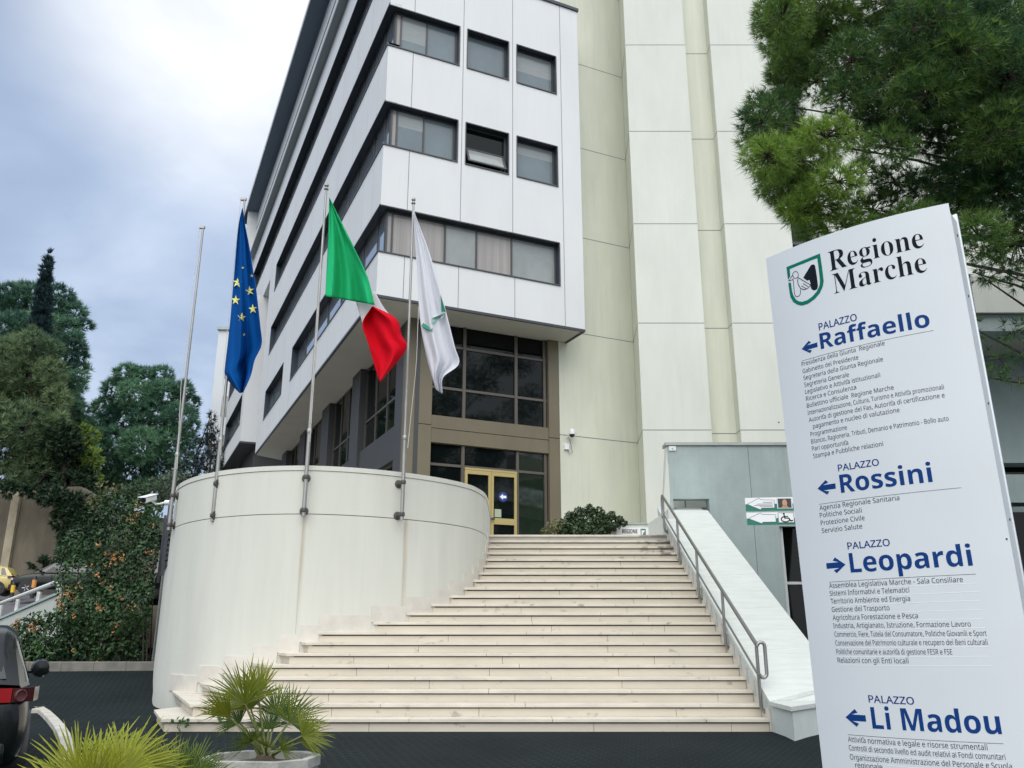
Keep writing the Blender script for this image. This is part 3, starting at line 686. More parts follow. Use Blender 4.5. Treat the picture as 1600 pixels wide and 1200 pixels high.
mb = MB(); mb.box(8.535, 8.61, 24.1, 24.29, 0, ZT); mb.box(9.27, 9.35, 24.1, 24.29, 0, ZT)
for i in range(8): mb.box(8.62, 9.26, 24.18, 24.29, 3.2 + 3.245 * i, 3.3 + 3.245 * i)
mb.build('frame', M_darktrim, w)
mb = MB(); mb.box(9.36, 20, 23.9, 25, 0, ZT); mb.build('pale_wall', M_pil, tow)

# ------------------------------------------------------------------ grey concrete wall at the right with slot opening and glazed door
GY = 19.8
gw = thing('concrete_wall', 'flat grey concrete wall with a slot opening behind the top of the stair parapet', 'wall', (5.2, GY, 0))
mb = MB(); wall_holes(mb, Vector((3.69, GY, 0)), dX, dY, 6.8, 0.0, 5.57, [(0.07, 0.91, 3.95, 4.30), (2.49, 4.6, -0.0, 3.66)], 0.34)
mb.box(3.69, 10.48, GY + .1, GY + .32, 5.2, 5.568)
mb.build('wall_panel', M_concrete, gw)
mb = MB(); mb.prism([(3.64, GY - .04), (10.5, GY - .04), (10.5, GY + .4), (3.64, GY + .4)], 5.572, 5.64); mb.build('coping', mat('coping_grey', (0.42, 0.44, 0.42), 0.8, var=0.15, scale=4), gw)
mb = MB(); mb.hexa([(3.44, GY + .1, 3.3), (3.685, GY, 3.3), (3.685, GY + .2, 3.3), (3.44, GY + .2, 3.3), (3.66, GY + .1, 5.55), (3.685, GY, 5.55), (3.685, GY + .2, 5.55), (3.66, GY + .2, 5.55)]); mb.build('buttress', M_pil, gw)
for x in (5.59, 8.4): mb = MB(); mb.box(x, x + .014, GY - .004, GY + .005, 0, 5.57); mb.build('joint', M_joint, gw)
mb = MB(); mb.box(6.185, 8.28, GY + .22, GY + .3, 0, 3.66); dr = mb.build('glass_door', M_glass, gw)
mb = MB(); mb.box(6.182, 6.27, GY + .08, GY + .21, 0, 3.65); mb.box(7.33, 7.38, GY + .14, GY + .218, 0, 3.65); mb.box(6.27, 7.33, GY + .16, GY + .218, 2.36, 2.42); mb.build('frame', mat('door_frame_white', (0.6, 0.62, 0.63), 0.5), dr)
mb = MB(); mb.box(3.70, 4.9, GY + 1.1, GY + 1.16, 3.3, 4.5); mb.build('inner_marble', M_slab, gw)
mb = MB(); mb.tube([(3.6, GY + .8, 4.19), (4.8, GY + .8, 4.2)], 0.02, 8); mb.tube([(4.2, GY + .8, 3.6), (4.2, GY + .8, 4.4)], 0.02, 8); mb.build('inner_rail', M_steel, gw, smooth=True)

# ------------------------------------------------------------------ low plinth with name plaque at the head of the steps
pl = thing('plaza_plinth', 'low white rendered plinth at the head of the steps beside the dark shrub', 'low wall', (2.8, 20.5, PLAZA))
mb = MB(); mb.box(1.95, 3.24, 20.5, 20.8, PLAZA - .1, 3.79); mb.prism([(3.24, 20.5), (3.5, 19.1), (3.6, 19.1), (3.6, 20.6), (3.24, 20.8)], PLAZA - .1, lambda x, y: 3.79 + 0.12 * (20.5 - min(y, 20.5))); mb.build('wall_base', mat('plinth_render', (0.70, 0.71, 0.66), 0.8, var=0.08, scale=3), pl)
mb = MB(); mb.box(1.93, 3.26, 20.47, 20.83, 3.792, 3.83); mb.build('coping', M_concrete, pl)

# ------------------------------------------------------------------ building at the far right behind the pine
ann = thing('annex_building', 'grey concrete annex with a white parapet band behind the tall white sign', 'building', (11, 17, 0))
mb = MB(); mb.box(8.4, 22, 16.4, 17.0, 7.62, 8.45); mb.build('parapet_band', M_pil, ann)
mb = MB(); mb.box(8.4, 22, 16.5, 17.0, 7.25, 7.615); mb.box(8.4, 22, 16.45, 17.0, 3.70, 4.25); mb.build('beam', M_concrete, ann)
mb = MB(); wall_holes(mb, Vector((8.4, 18.3, 0)), dX, dY, 13, 0, 7.4, [(1.75, 3.4, 4.3, 4.85), (4.4, 6.0, 4.3, 4.85)], 0.5); mb.build('back_wall', M_concrete, ann)
mb = MB(); mb.box(8.4, 22, 18.85, 18.9, 0, 7.4); mb.build('window_glass', M_glass, ann)
mb = MB(); mb.box(8.5, 22, 17.05, 17.3, 0, 3.6); mb.build('dark_glazing', M_glass, ann)
mb = MB(); mb.box(8.4, 22, 17.0, 18.3, 7.3, 7.4); mb.build('ceiling', M_soffit, ann)
mb = MB(); mb.box(9.55, 9.565, 16.393, 16.4, 7.62, 8.45); mb.build('joint', M_joint, ann)

# ------------------------------------------------------------------ flagpoles and flags
def flagpole(label, x, y, ztop, style, rope=None):
    t = thing('flagpole', label, 'flagpole', (x, y, 3.16), 'flagpoles clamped to the curved white wall')
    mb = MB(); mb.tube([(x, y, 3.14), (x, y, 4.6)], 0.034, 12); mb.tube([(x, y, 4.6), (x, y, ztop)], 0.028, 12, r1=0.021)
    mb.lathe((x, y, 4.56), (0, 0, 1), [(0.04, 0), (0.044, 0.02), (0.044, 0.06), (0.034, 0.08)], 12)
    mb.build('pole', M_pole, t, smooth=True)
    i = nearest(x, y); n = WC[i]; d = (Vector((x, y, 0)) - n)
    d = d.normalized() if d.length > 0.02 else Vector((0, -1, 0))
    for z in (3.24, 3.80):
        mb = MB(); mb.lathe((x, y, z - 0.035), (0, 0, 1), [(0.044, 0), (0.05, 0.01), (0.05, 0.06), (0.044, 0.07)], 14)
        mb.tube([n + UP * z - d * .02, (x, y, z)], 0.03, 10); mb.lathe(n + UP * z, d, [(0.075, -0.01), (0.075, 0.012), (0.06, 0.02)], 16)
        mb.build('clamp', M_clamp, t, smooth=True)
    mb = MB()
    if style == 'ball': mb.lathe((x, y, ztop), (0, 0, 1), [(0.03, 0), (0.045, 0.015), (0.03, 0.04), (0.022, 0.06), (0.04, 0.085), (0.04, 0.11), (0.02, 0.135)], 12)
    else: mb.box(x - 0.085, x + 0.032, y - 0.03, y + 0.03, ztop, ztop + 0.05)
    mb.build('finial', M_pole, t, smooth=False)
    mb = MB()
    hx = x - 0.07 if style != 'ball' else x + 0.055
    pts = rope or [(hx, y - .02, ztop), (hx, y - .03, 6.0), (x + 0.045, y - .045, 4.3)]
    mb.tube(pts, 0.006, 6); mb.build('halyard', mat('rope', (0.55, 0.54, 0.5), 0.8), t)
    return t
PY = [16.22, 14.93, 14.27, 14.78]
p1 = at(260, 822, PY[0]); p2 = at(331, 806, PY[1]); p3 = at(473.5, 803, PY[2]); p4 = at(628, 806, PY[3])
flagpole('bare leftmost flagpole without a flag at the edge of the curved wall', p1.x + .05, PY[0], at(330, 357, PY[0]).z, 'cap')
flagpole('flagpole flying the blue flag with yellow stars', p2.x + .02, PY[1], at(381, 313, PY[1]).z, 'cap')
r3 = [at(502, 420, PY[2] - .05), at(493, 560, PY[2] - .05), at(484, 690, PY[2] - .06)]
flagpole('tallest looking flagpole flying the green white and red tricolour flag', p3.x + .01, PY[2], at(511, 297, PY[2]).z, 'ball', r3)
r4 = [at(654, 480, PY[3] - .05), at(651, 560, PY[3] - .05), at(649, 585, PY[3] - .06), at(641, 660, PY[3] - .06), at(637, 700, PY[3] - .05)]
flagpole('rightmost flagpole flying the white flag', p4.x, PY[3], at(643, 319, PY[3]).z, 'ball', r4)

def interp_curve(P, n):
    P = [Vector((*p, 0)) for p in P]; L = [0]
    for a, b in zip(P, P[1:]): L.append(L[-1] + (b - a).length)
    Q = [P[0] * 2 - P[1]] + P + [P[-1] * 2 - P[-2]]; o = []
    m = len(P) - 1
    for k in range(n + 1):
        u = k / n * m; i = min(int(u), m - 1); t = u - i; a, b, c, d = Q[i], Q[i + 1], Q[i + 2], Q[i + 3]
        q = 0.5 * (2 * b + (c - a) * t + (2 * a - 5 * b + 4 * c - d) * t * t + (3 * b - a - 3 * c + d) * t ** 3); o.append((q.x, q.y))
    return o
def cloth(L, R, Y, fold, nu=26, nv=44, mapf=lambda x, y: (x, y)):
    l = interp_curve([mapf(*p) for p in L], nv); r = interp_curve([mapf(*p) for p in R], nv); mb = MB()
    for j in range(nv + 1):
        for i in range(nu + 1):
            u = i / nu; x = l[j][0] + (r[j][0] - l[j][0]) * u; y = l[j][1] + (r[j][1] - l[j][1]) * u
            mb.v.append(tuple(at(x, y, Y + fold(u, j / nv))))
    for j in range(nv):
        for i in range(nu):
            a = j * (nu + 1) + i; mb.f.append((a, a + 1, a + nu + 2, a + nu + 1)); mb.mi.append(0)
    return mb
def flag_mat(name, col, tr=0.35):
    m = bpy.data.materials.new(name); m.use_nodes = True; t = m.node_tree; b = t.nodes['Principled BSDF']
    b.inputs['Base Color'].default_value = (*col, 1); b.inputs['Roughness'].default_value = 0.85; b.inputs['Specular IOR Level'].default_value = 0.15
    q = t.nodes.new('ShaderNodeBsdfTranslucent'); q.inputs[0].default_value = (*col, 1)
    s = t.nodes.new('ShaderNodeMixShader'); s.inputs[0].default_value = tr
    t.links.new(b.outputs[0], s.inputs[1]); t.links.new(q.outputs[0], s.inputs[2]); t.links.new(s.outputs[0], t.nodes['Material Output'].inputs[0])
    w = t.nodes.new('ShaderNodeTexNoise'); w.inputs['Scale'].default_value = 5; bp = t.nodes.new('ShaderNodeBump'); bp.inputs['Strength'].default_value = 0.25; bp.inputs['Distance'].default_value = 0.05
    t.links.new(w.outputs[0], bp.inputs['Height']); t.links.new(bp.outputs[0], b.inputs['Normal']); return m
def solid(o, th=0.004):
    m = o.modifiers.new('thickness', 'SOLIDIFY'); m.thickness = th; m.offset = 0; return o
# blue flag with stars, hanging limp
eu = thing('flag', 'limp dark blue flag with yellow stars hanging from its pole', 'flag', tuple(at(379, 330, PY[1])), 'flags on the poles above the curved wall')
mE = lambda x, y: (320 + x / 3.527, 300 + y / 3.527)
Lc = [(206, 90), (190, 160), (178, 260), (166, 400), (153, 550), (143, 680), (127, 830), (113, 950), (112, 1010), (150, 1065), (192, 1108)]
Rc = [(209, 90), (222, 180), (246, 300), (265, 425), (281, 520), (294, 630), (306, 740), (313, 840), (275, 925), (254, 1010), (212, 1106)]
def fE(u, v): return 0.22 * v * sin(2 * pi * (1.35 * u + 0.35 * v) + .6) + 0.06 * sin(2 * pi * (3.1 * u - .8 * v)) * (0.25 + v) + 0.10 * sin(v * 9) * v * u
M_blue = flag_mat('flag_blue', (0.0, 0.095, 0.37), 0.35)
solid(cloth(Lc, Rc, PY[1] - .12, fE, 30, 60, mE).build('cloth', M_blue, eu, smooth=True))
le = interp_curve([mE(*p) for p in Lc], 400); re_ = interp_curve([mE(*p) for p in Rc], 400)
def on_flag(px, py, lift=0.02):
    j = min(range(401), key=lambda k: abs(le[k][1] + (re_[k][1] - le[k][1]) * 0.5 - py)); u = (px - le[j][0]) / max(1e-3, re_[j][0] - le[j][0])
    return at(px, py, PY[1] - .12 + fE(min(max(u, 0), 1), j / 400) - lift)
M_star = mat('flag_star_yellow', (0.70, 0.68, 0.22), 0.7)
for (sx, sy, r, rot, clip) in ((179, 500, 28, 6, None), (249, 545, 27, -8, None), (170, 596, 27, 4, None), (265, 645, 27, -4, None), (203, 690, 26, 8, None), (209, 418, 8, 0, None), (259, 462, 10, 0, None), (217, 786, 9, 0, None)):
    mb = MB(); pts = []
    for k in range(10):
        a = radians(-90 + rot + 36 * k); rr = r if k % 2 == 0 else r * .40; px, py = mE(sx + rr * .95 * cos(a), sy + rr * sin(a)); pts.append(on_flag(px, py))
    cx = on_flag(*mE(sx, sy)); mb.add([cx] + pts, [(0, 1 + k, 1 + (k + 1) % 10) for k in range(10)]); solid(mb.build('star', M_star, eu), 0.002)
# tricolour
it = thing('flag', 'green white and red tricolour flag blowing out to the right of its pole', 'flag', tuple(at(514, 310, PY[2])), 'flags on the poles above the curved wall')
mI = lambda x, y: (480 + x / 3.428, 290 + y / 3.428)
fG = lambda u, v: 0.10 * v * sin(2 * pi * (2.6 * u + .5 * v)) + 0.16 * v * sin(2 * pi * (0.9 * u - .2)) + 0.03 * sin(2 * pi * (6 * u * (1 - u) + v))
g = cloth([(118, 65), (115, 190), (110, 330), (102, 480), (97, 592)], [(120, 65), (180, 188), (250, 330), (322, 485), (362, 640)], PY[2] - .1, fG, 30, 40, mI)
solid(g.build('green_field', flag_mat('flag_green', (0.025, 0.55, 0.22)), it, smooth=True))
fW = lambda u, v: 0.30 + 0.05 * sin(5 * u + 3 * v)
solid(cloth([(258, 610), (278, 680), (297, 742)], [(362, 565), (412, 655), (470, 720)], PY[2] - .1, fW, 16, 14, mI).build('white_field', flag_mat('flag_white', (0.72, 0.70, 0.74), 0.3), it, smooth=True))
fR = lambda u, v: 0.03 + 0.13 * sin(2 * pi * (0.95 * u + .15 * v)) + 0.04 * sin(2 * pi * (2.4 * u - .9 * v))
solid(cloth([(345, 650), (296, 738), (325, 842), (356, 948), (386, 1046)], [(352, 645), (476, 712), (506, 800), (528, 878), (392, 1052)], PY[2] - .1, fR, 26, 34, mI).build('red_field', flag_mat('flag_red', (0.74, 0.004, 0.02)), it, smooth=True))
# white flag
wf = thing('flag', 'white flag with green emblem strokes hanging beside the rightmost pole', 'flag', tuple(at(646, 333, PY[3])), 'flags on the poles above the curved wall')
fF = lambda u, v: 0.16 * v * sin(2 * pi * (1.25 * u + .25 * v) + 1) + 0.04 * sin(2 * pi * (3.2 * u - .6 * v)) * (.3 + v)
LW = [(567, 135), (578, 300), (590, 480), (598, 640), (612, 780), (640, 920), (664, 1010), (690, 1092)]; RW = [(571, 135), (650, 345), (705, 530), (745, 680), (790, 860), (812, 955), (728, 1028), (724, 1115)]
solid(cloth(LW, RW, PY[3] - .1, fF, 30, 56, mI).build('cloth', flag_mat('flag_offwhite', (0.78, 0.79, 0.84), 0.35), wf, smooth=True))
lw = interp_curve([mI(*p) for p in LW], 400); rw = interp_curve([mI(*p) for p in RW], 400)
def on_w(px, py):
    j = min(range(401), key=lambda k: abs(lw[k][1] + (rw[k][1] - lw[k][1]) * 0.5 - py)); u = (px - lw[j][0]) / max(1e-3, rw[j][0] - lw[j][0])
    return at(px, py, PY[3] - .1 + fF(min(max(u, 0), 1), j / 400) - 0.03)
M_fg = mat('flag_emblem_green', (0.015, 0.22, 0.14), 0.7); M_fg2 = mat('flag_emblem_show_through', (0.25, 0.48, 0.42), 0.7)
for m_, qd in ((M_fg, [(714, 585), (742, 676), (719, 676)]), (M_fg2, [(666, 712), (742, 679), (722, 700), (668, 740)]), (M_fg, [(620, 735), (672, 766), (670, 782), (640, 774), (612, 752)])):
    mb = MB(); mb.add([on_w(*mI(*q)) for q in qd], [tuple(range(len(qd)))]); solid(mb.build('emblem_stroke', m_, wf), 0.002)

# ------------------------------------------------------------------ tall directory sign
FONTDIR = os.path.join(bpy.utils.system_resource('DATAFILES', path='fonts') or '', '')
_f = {}
def font(nm):
    if nm not in _f:
        try: _f[nm] = bpy.data.fonts.load(os.path.join(FONTDIR, nm))
        except Exception: _f[nm] = None
    return _f[nm]
MATHF = 'NotoSansMath-Regular.woff2'
def style(s, base):
    if font(MATHF) is None or base is None: return s
    return ''.join(chr(base + ord(c) - 65) if 'A' <= c <= 'Z' else chr(base + 26 + ord(c) - 97) if 'a' <= c <= 'z' else c for c in s)
def text_geo(s, kind):
    """flat text as (verts Nx2, faces), made from a font curve; kinds: sans, bold, serif"""
    cu = bpy.data.curves.new('t', 'FONT'); cu.size = 1.0; cu.resolution_u = 3 if kind == 'sans' else 5
    fo = font(MATHF)
    if fo: cu.font = fo
    cu.body = style(s, {'sans': None, 'bold': 0x1D5D4, 'serif': 0x1D400}[kind])
    if kind == 'serif' and fo: cu.offset = -0.0055
    if kind == 'sans': cu.offset = 0.008 if s == 'PALAZZO' else 0.0
    if kind == 'bold': cu.offset = 0.0 if fo else 0.02
    ob = bpy.data.objects.new('t', cu); COL.objects.link(ob)
    dg = bpy.context.evaluated_depsgraph_get(); me = ob.evaluated_get(dg).to_mesh()
    v = np.array([q.co[:2] for q in me.vertices]); f = [tuple(p.vertices) for p in me.polygons]
    ob.evaluated_get(dg).to_mesh_clear(); bpy.data.objects.remove(ob); bpy.data.curves.remove(cu)
    return v, f
T_P = (1.71124159, 3.76178411, -0.70207823, 0.88034291, 0.55508124, 0.0088679, 0.01382317)
TO = Vector((T_P[0], T_P[1], -0.35)); Tx = Vector((0.7633, -0.6458, 0.0138)).normalized(); Tz = Vector((-0.0163, 0.0022, 0.9999)).normalized(); Tn = Tx.cross(Tz).normalized()
TW, TS = T_P[3], T_P[4]; TR = TW / 2 / sin(TS / 2); TC = TR * cos(TS / 2); TH = 3.43
def tsurf(s, z, lift=0.0):       # s = arc length from the middle
    a = s / TR; return TO + Tz * z + Tx * ((TR + lift) * sin(a)) + Tn * ((TR + lift) * cos(a) - TC)
def tinv(px, py):
    C = TO - Tn * TC; d = ray(px, py); e_ = EV - C; dx_, dn = d.dot(Tx), d.dot(Tn); x0, n0 = e_.dot(Tx), e_.dot(Tn)
    a = dx_ * dx_ + dn * dn; b = 2 * (dx_ * x0 + dn * n0); c_ = x0 * x0 + n0 * n0 - TR * TR
    t = (-b - sqrt(b * b - 4 * a * c_)) / 2 / a; P = e_ + d * t; return atan2(P.dot(Tx), P.dot(Tn)) * TR, P.dot(Tz)
totem = thing('directory_sign', 'tall white curved directory sign with blue palace names and arrows in front', 'sign', tuple(TO))
M_tot = mat('sign_white', (0.62, 0.65, 0.68), 0.32, spec=0.5, var=0.05, scale=2)
M_tblue = mat('sign_blue', (0.004, 0.040, 0.18), 0.6, spec=0.12); M_tdark = mat('sign_dark_ink', (0.008, 0.011, 0.018), 0.7, spec=0.08); M_tink = mat('sign_small_ink', (0.045, 0.054, 0.072), 0.7, spec=0.08)
M_tgreen = mat('sign_green', (0.0, 0.15, 0.10), 0.6, spec=0.12)
mb = MB(); NS = 32; sA = TS / 2 * TR
for i in range(NS + 1):
    s = -sA + 2 * sA * i / NS
    for z, l in ((0, 0), (TH, 0), (TH, -0.03), (0, -0.03)): mb.v.append(tuple(tsurf(s, z, l)))
for i in range(NS):
    for q in range(4): mb.f.append((4 * i + q, 4 * i + (q + 1) % 4, 4 * i + 4 + (q + 1) % 4, 4 * i + 4 + q)); mb.mi.append(0)
mb.f += [(0, 1, 2, 3), tuple(4 * NS + q for q in (3, 2, 1, 0))]; mb.mi += [0, 0]
mb.build('front_panel', M_tot, totem, smooth=True)
mb = MB()
for i in range(NS + 1):
    s = -sA + 2 * sA * i / NS
    P_ = TO + Tx * ((TR) * sin(s / TR)) - Tn * (TR * cos(s / TR) - TC + 0.14)
    for z in (0, TH): mb.v.append(tuple(P_ + Tz * z))
for i in range(NS): mb.f.append((2 * i, 2 * i + 2, 2 * i + 3, 2 * i + 1)); mb.mi.append(0)
solid(mb.build('back_panel', M_tot, totem, smooth=True), 0.012)
mb = MB()
for sg in (-1, 1):
    e0 = Tx * (TW / 2 * sg)
    mb.obox(TO + e0, Tx, Tn, Tz, -0.022 if sg > 0 else 0.004, -0.004 if sg > 0 else 0.022, -0.135, -0.034, 0, TH - 0.04)
mb.build('side_strip', mat('sign_side', (0.50, 0.53, 0.55), 0.4), totem)
mb = MB()
for z in (0.5, 1.0, 1.5, 2.0, 2.5, 3.0, 3.3):
    mb = MB(); mb.lathe(TO + Tx * (TW / 2 - 0.004) - Tn * 0.085 + Tz * z, Tx, [(0.006, 0), (0.006, 0.003), (0.003, 0.004)], 8); mb.build('bolt', M_clamp, totem)
mb = MB(); mb.obox(TO, Tx, Tn, Tz, -0.35, 0.35, -0.13, 0.05, -0.12, 0.0); mb.build('foot', M_concrete, totem)
mb = MB(); mb.obox(TO, Tx, Tn, Tz, -0.40, 0.40, -0.13, -0.0, TH - 0.05, TH - 0.04); mb.build('top_cap', M_tot, totem)
z4 = lambda x, y: (1180 + x / 3.75, 300 + y / 3.75)
z6 = lambda x, y: (1220 + x / 4, 600 + y / 4)
z7 = lambda x, y: (1240 + x / 3.158, 820 + y / 3.158)
_cu = {}
def cap_unit(kind):
    if kind not in _cu: _cu[kind] = float(text_geo('H', kind)[0][:, 1].max())
    return _cu[kind]
def put_text(mb, s, kind, a, b, cap, lift=0.0008):
    s0, zz0 = tinv(*a); s1, zz1 = tinv(*b)
    acc = [i for i, c in enumerate(s) if c == 'à']; s = s.replace('à', 'a')
    v, f = text_geo(s, kind)
    if not len(v): return
    x0, x1 = v[:, 0].min(), v[:, 0].max()
    capu = cap_unit(kind)
    pts = []
    for x, y in v:
        t = (x - x0) / (x1 - x0); pts.append(tsurf(s0 + (s1 - s0) * t, zz0 + (zz1 - zz0) * t + y / capu * cap, lift))
    mb.add(pts, f)
    for i in acc:                                   # grave accents, drawn over the plain a
        xe = text_geo(s[:i + 1], kind)[0][:, 0].max()
        q = [(xe - .40, capu * 1.06), (xe - .29, capu * 1.06), (xe - .19, capu * .82), (xe - .26, capu * .82)]
        mb.add([tsurf(s0 + (s1 - s0) * (x - x0) / (x1 - x0), zz0 + (zz1 - zz0) * (x - x0) / (x1 - x0) + y / capu * cap, lift) for x, y in q], [(0, 1, 2, 3)])
def caph(base, top): return tinv(*top)[1] - tinv(*base)[1]
mb = MB(); c_ = 0.094
put_text(mb, 'Regione', 'serif', z4(440, 466), z4(992, 322), caph(z4(445, 465), z4(432, 352))); put_text(mb, 'Marche', 'serif', z4(464, 598), z4(1010, 466), caph(z4(470, 596), z4(455, 482)))
mb.build('title_lettering', M_tdark, totem)
def arrow_on(mb, tail, tip, top, bot):
    """arrow given by its tail and tip middle points and the top/bottom tips of its head"""
    s0, zt = tinv(*tail); s1, zp = tinv(*tip); h = abs(tinv(*top)[1] - tinv(*bot)[1]) / 2; sg = 1 if s1 > s0 else -1; zc_ = (zt + zp) / 2; L = abs(s1 - s0)
    hw, sw = h, h * 0.36; hl = L * 0.5
    # head drawn as a chevron with a shaft, like the photo's arrows
    pl = [(L, 0), (L - hl, hw), (L - hl - .35 * hw, hw * .62), (L - hl * .62, sw), (0, sw), (0, -sw), (L - hl * .62, -sw), (L - hl - .35 * hw, -hw * .62), (L - hl, -hw)]
    pts = [tsurf(s0 + sg * x, zc_ + y, 0.0009) for x, y in pl]
    mb.add(pts, [(3, 4, 5, 6), (0, 1, 2, 3), (0, 3, 6), (0, 6, 7, 8)])
def line_on(mb, a, b, w=0.0016):
    s0, z0 = tinv(*a); s1, z1 = tinv(*b); n = 12
    for i in range(n):
        u0, u1 = i / n, (i + 1) / n; q = lambda u, d: tsurf(s0 + (s1 - s0) * u, z0 + (z1 - z0) * u + d, 0.0008)
        mb.quad(q(u0, -w / 2), q(u1, -w / 2), q(u1, w / 2), q(u0, w / 2))
BLK = [
 dict(p=(z4(375, 811), z4(598, 752), z4(373, 771)), h=('Raffaello', z4(386, 921), z4(1027, 788), z4(378, 830)), a=(z4(365, 893), z4(273, 922), z4(318, 876), z4(320, 950)), r=(z4(275, 990), z4(1045, 811)), L=[
  ('Presidenza della Giunta  Regionale', z4(274, 1022), z4(760, 897)), ('Gabinetto del Presidente', z4(280, 1063), z4(606, 980)), ('Segreteria della Giunta Regionale', z4(285, 1103), z4(750, 991)),
  ('Segreteria Generale', z4(290, 1143), z4(551, 1081)), ('Legislativo e Attività istituzionali', z4(295, 1184), z4(734, 1084)), ('Ricerca e Consulenza', z6(160, 106), z6(473, 32)),
  ('Bollettino ufficiale  Regione Marche', z6(165, 150), z6(707, 34)), ('Internazionalizzazione, Cultura, Turismo e Attività promozionali', z6(170, 194), z6(1021, 32)),
  ('Autorità di gestione del Fas, Autorità di certificazione e', z6(178, 238), z6(1026, 83)), ('pagamento e nucleo di valutazione', z6(204, 278), z6(744, 175)), ('Programmazione', z6(188, 328), z6(415, 284)),
  ('Bilancio, Ragioneria, Tributi, Demanio e Patrimonio - Bollo auto', z6(192, 374), z6(1051, 229)), ('Pari opportunità', z6(197, 418), z6(423, 379)), ('Stampa e Pubbliche relazioni', z6(205, 464), z6(641, 387))]),
 dict(p=(z6(360, 545), z6(616, 508), z6(358, 505)), h=('Rossini', z6(378, 681), z6(952, 611), z6(368, 568)), a=(z6(343, 636), z6(230, 655), z6(270, 605), z6(278, 696)), r=(z6(240, 752), z6(1128, 648)), L=[
  ('Agenzia Regionale Sanitaria', z6(244, 789), z6(743, 725)), ('Politiche Sociali', z6(246, 835), z6(508, 803)), ('Protezione Civile', z6(252, 883), z6(526, 850)), ('Servizio Salute', z6(258, 932), z6(511, 902))]),
 dict(p=(z7(268, 121), z7(477, 103), z7(266, 88)), h=('Leopardi', z7(283, 236), z7(887, 201), z7(274, 140)), a=(z7(163, 205), z7(256, 194), z7(208, 160), z7(216, 238)), r=(z7(175, 283), z7(900, 243)), L=[
  ('Assemblea Legislativa Marche - Sala Consiliare', z7(177, 312), z7(837, 282)), ('Sistemi Informativi e Telematici', z7(180, 350), z7(572, 333)), ('Territorio Ambiente ed Energia', z7(185, 389), z7(576, 376)),
  ('Gestione del Trasporto', z7(190, 430), z7(475, 421)), ('Agricoltura Forestazione e Pesca', z7(195, 470), z7(615, 461)), ('Industria, Artigianato, Istruzione, Formazione Lavoro', z7(198, 510), z7(876, 502)),
  ('Commercio, Fiere, Tutela del Consumatore, Politiche Giovanili e Sport', z7(204, 552), z7(954, 548)), ('Conservazione del Patrimonio culturale e recupero dei Beni culturali', z7(208, 595), z7(959, 592)),
  ('Politiche comunitarie e autorità di gestione FESR e FSE', z7(213, 638), z7(784, 640)), ('Relazioni con gli Enti locali', z7(219, 680), z7(569, 684))]),
 dict(p=(z7(372, 876), z7(597, 887), z7(370, 841)), h=('Li Madou', z7(391, 1005), z7(1029, 1033), z7(378, 899)), a=(z7(357, 957), z7(257, 948), z7(292, 907), z7(298, 994)), r=(z7(268, 1035), z7(1035, 1080)), L=[
  ('Attività normativa e legale e risorse strumentali', z7(270, 1070), z7(959, 1112)), ('Controlli di secondo livello ed audit relativi ai Fondi comunitari', z7(275, 1112), z7(1047, 1160)),
  ('Organizzazione Amministrazione del Personale e Scuola', z7(280, 1158), z7(1080, 1206)), ('regionale', z7(306, 1198), z7(440, 1208))])]
for B in BLK:
    mb = MB(); put_text(mb, 'PALAZZO', 'sans', B['p'][0], B['p'][1], caph(B['p'][0], B['p'][2])); mb.build('subtitle_lettering', M_tblue, totem); mb = MB(); put_text(mb, B['h'][0], 'bold', B['h'][1], B['h'][2], caph(B['h'][1], B['h'][3])); mb.build('heading_lettering', M_tblue, totem)
    mb = MB(); arrow_on(mb, *B['a']); mb.build('arrow', M_tblue, totem)
    mb = MB(); line_on(mb, *B['r']); mb.build('rule_line', M_tink, totem)
    for s_, a, b in B['L']: mb = MB(); put_text(mb, s_, 'sans', a, b, 0.0212); mb.build('text_line', M_tink, totem)
mb = MB()
for B in BLK[2:]:
    (rs0, _), (rs1, _) = tinv(*B['r'][0]), tinv(*B['r'][1])
    for s_, a, b in B['L']:
        _, z = tinv(*a); z -= 0.011; mb = MB()
        for i in range(10):
            q = lambda u, d: tsurf(rs0 + (rs1 - rs0) * u, z + d, 0.0007)
            mb.quad(q(i / 10, 0), q((i + 1) / 10, 0), q((i + 1) / 10, .0016), q(i / 10, .0016))
        mb.build('label_edge', mat('label_edge_white', (0.85, 0.86, 0.87), 0.4), totem)
# emblem: green shield, dark upright stroke and the outline of a bird
eZ = lambda x, y: (1210 + x / 8.57, 360 + y / 8.57)
def poly_on(mb, pts, lift=0.0009):
    mb.add([tsurf(*tinv(*eZ(*p)), lift) for p in pts], [tuple(range(len(pts)))])
def stroke_on(mb, pts, w, closed=False, lift=0.0012):
    P = [Vector((*tinv(*eZ(*p)), 0)) for p in pts]; n = len(P)
    for i in range(n if closed else n - 1):
        a, b = P[i], P[(i + 1) % n]; d = (b - a).normalized(); q = Vector((-d.y, d.x, 0)) * w / 2; d = d * w * .3
        mb.add([tsurf(p.x, p.y, lift) for p in (a - d - q, b + d - q, b + d + q, a - d + q)], [(0, 1, 2, 3)])
em = MB(); outer = [(187, 705), (200, 800), (215, 890), (255, 960), (310, 995), (370, 1007), (450, 985), (540, 920), (610, 840), (650, 750), (662, 680), (640, 500), (612, 308), (400, 395), (163, 492), (183, 662)]
inner = [(222, 697), (236, 800), (255, 870), (290, 925), (330, 950), (375, 955), (440, 935), (510, 885), (570, 815), (605, 740), (612, 680), (595, 520), (575, 370), (400, 440), (207, 518), (213, 612)]
for i in range(15): em.add([tsurf(*tinv(*eZ(*p)), 0.0009) for p in (outer[i], outer[i + 1], inner[i + 1], inner[i])], [(0, 1, 2, 3)])
eo = em.build('emblem_shield', M_tgreen, totem)
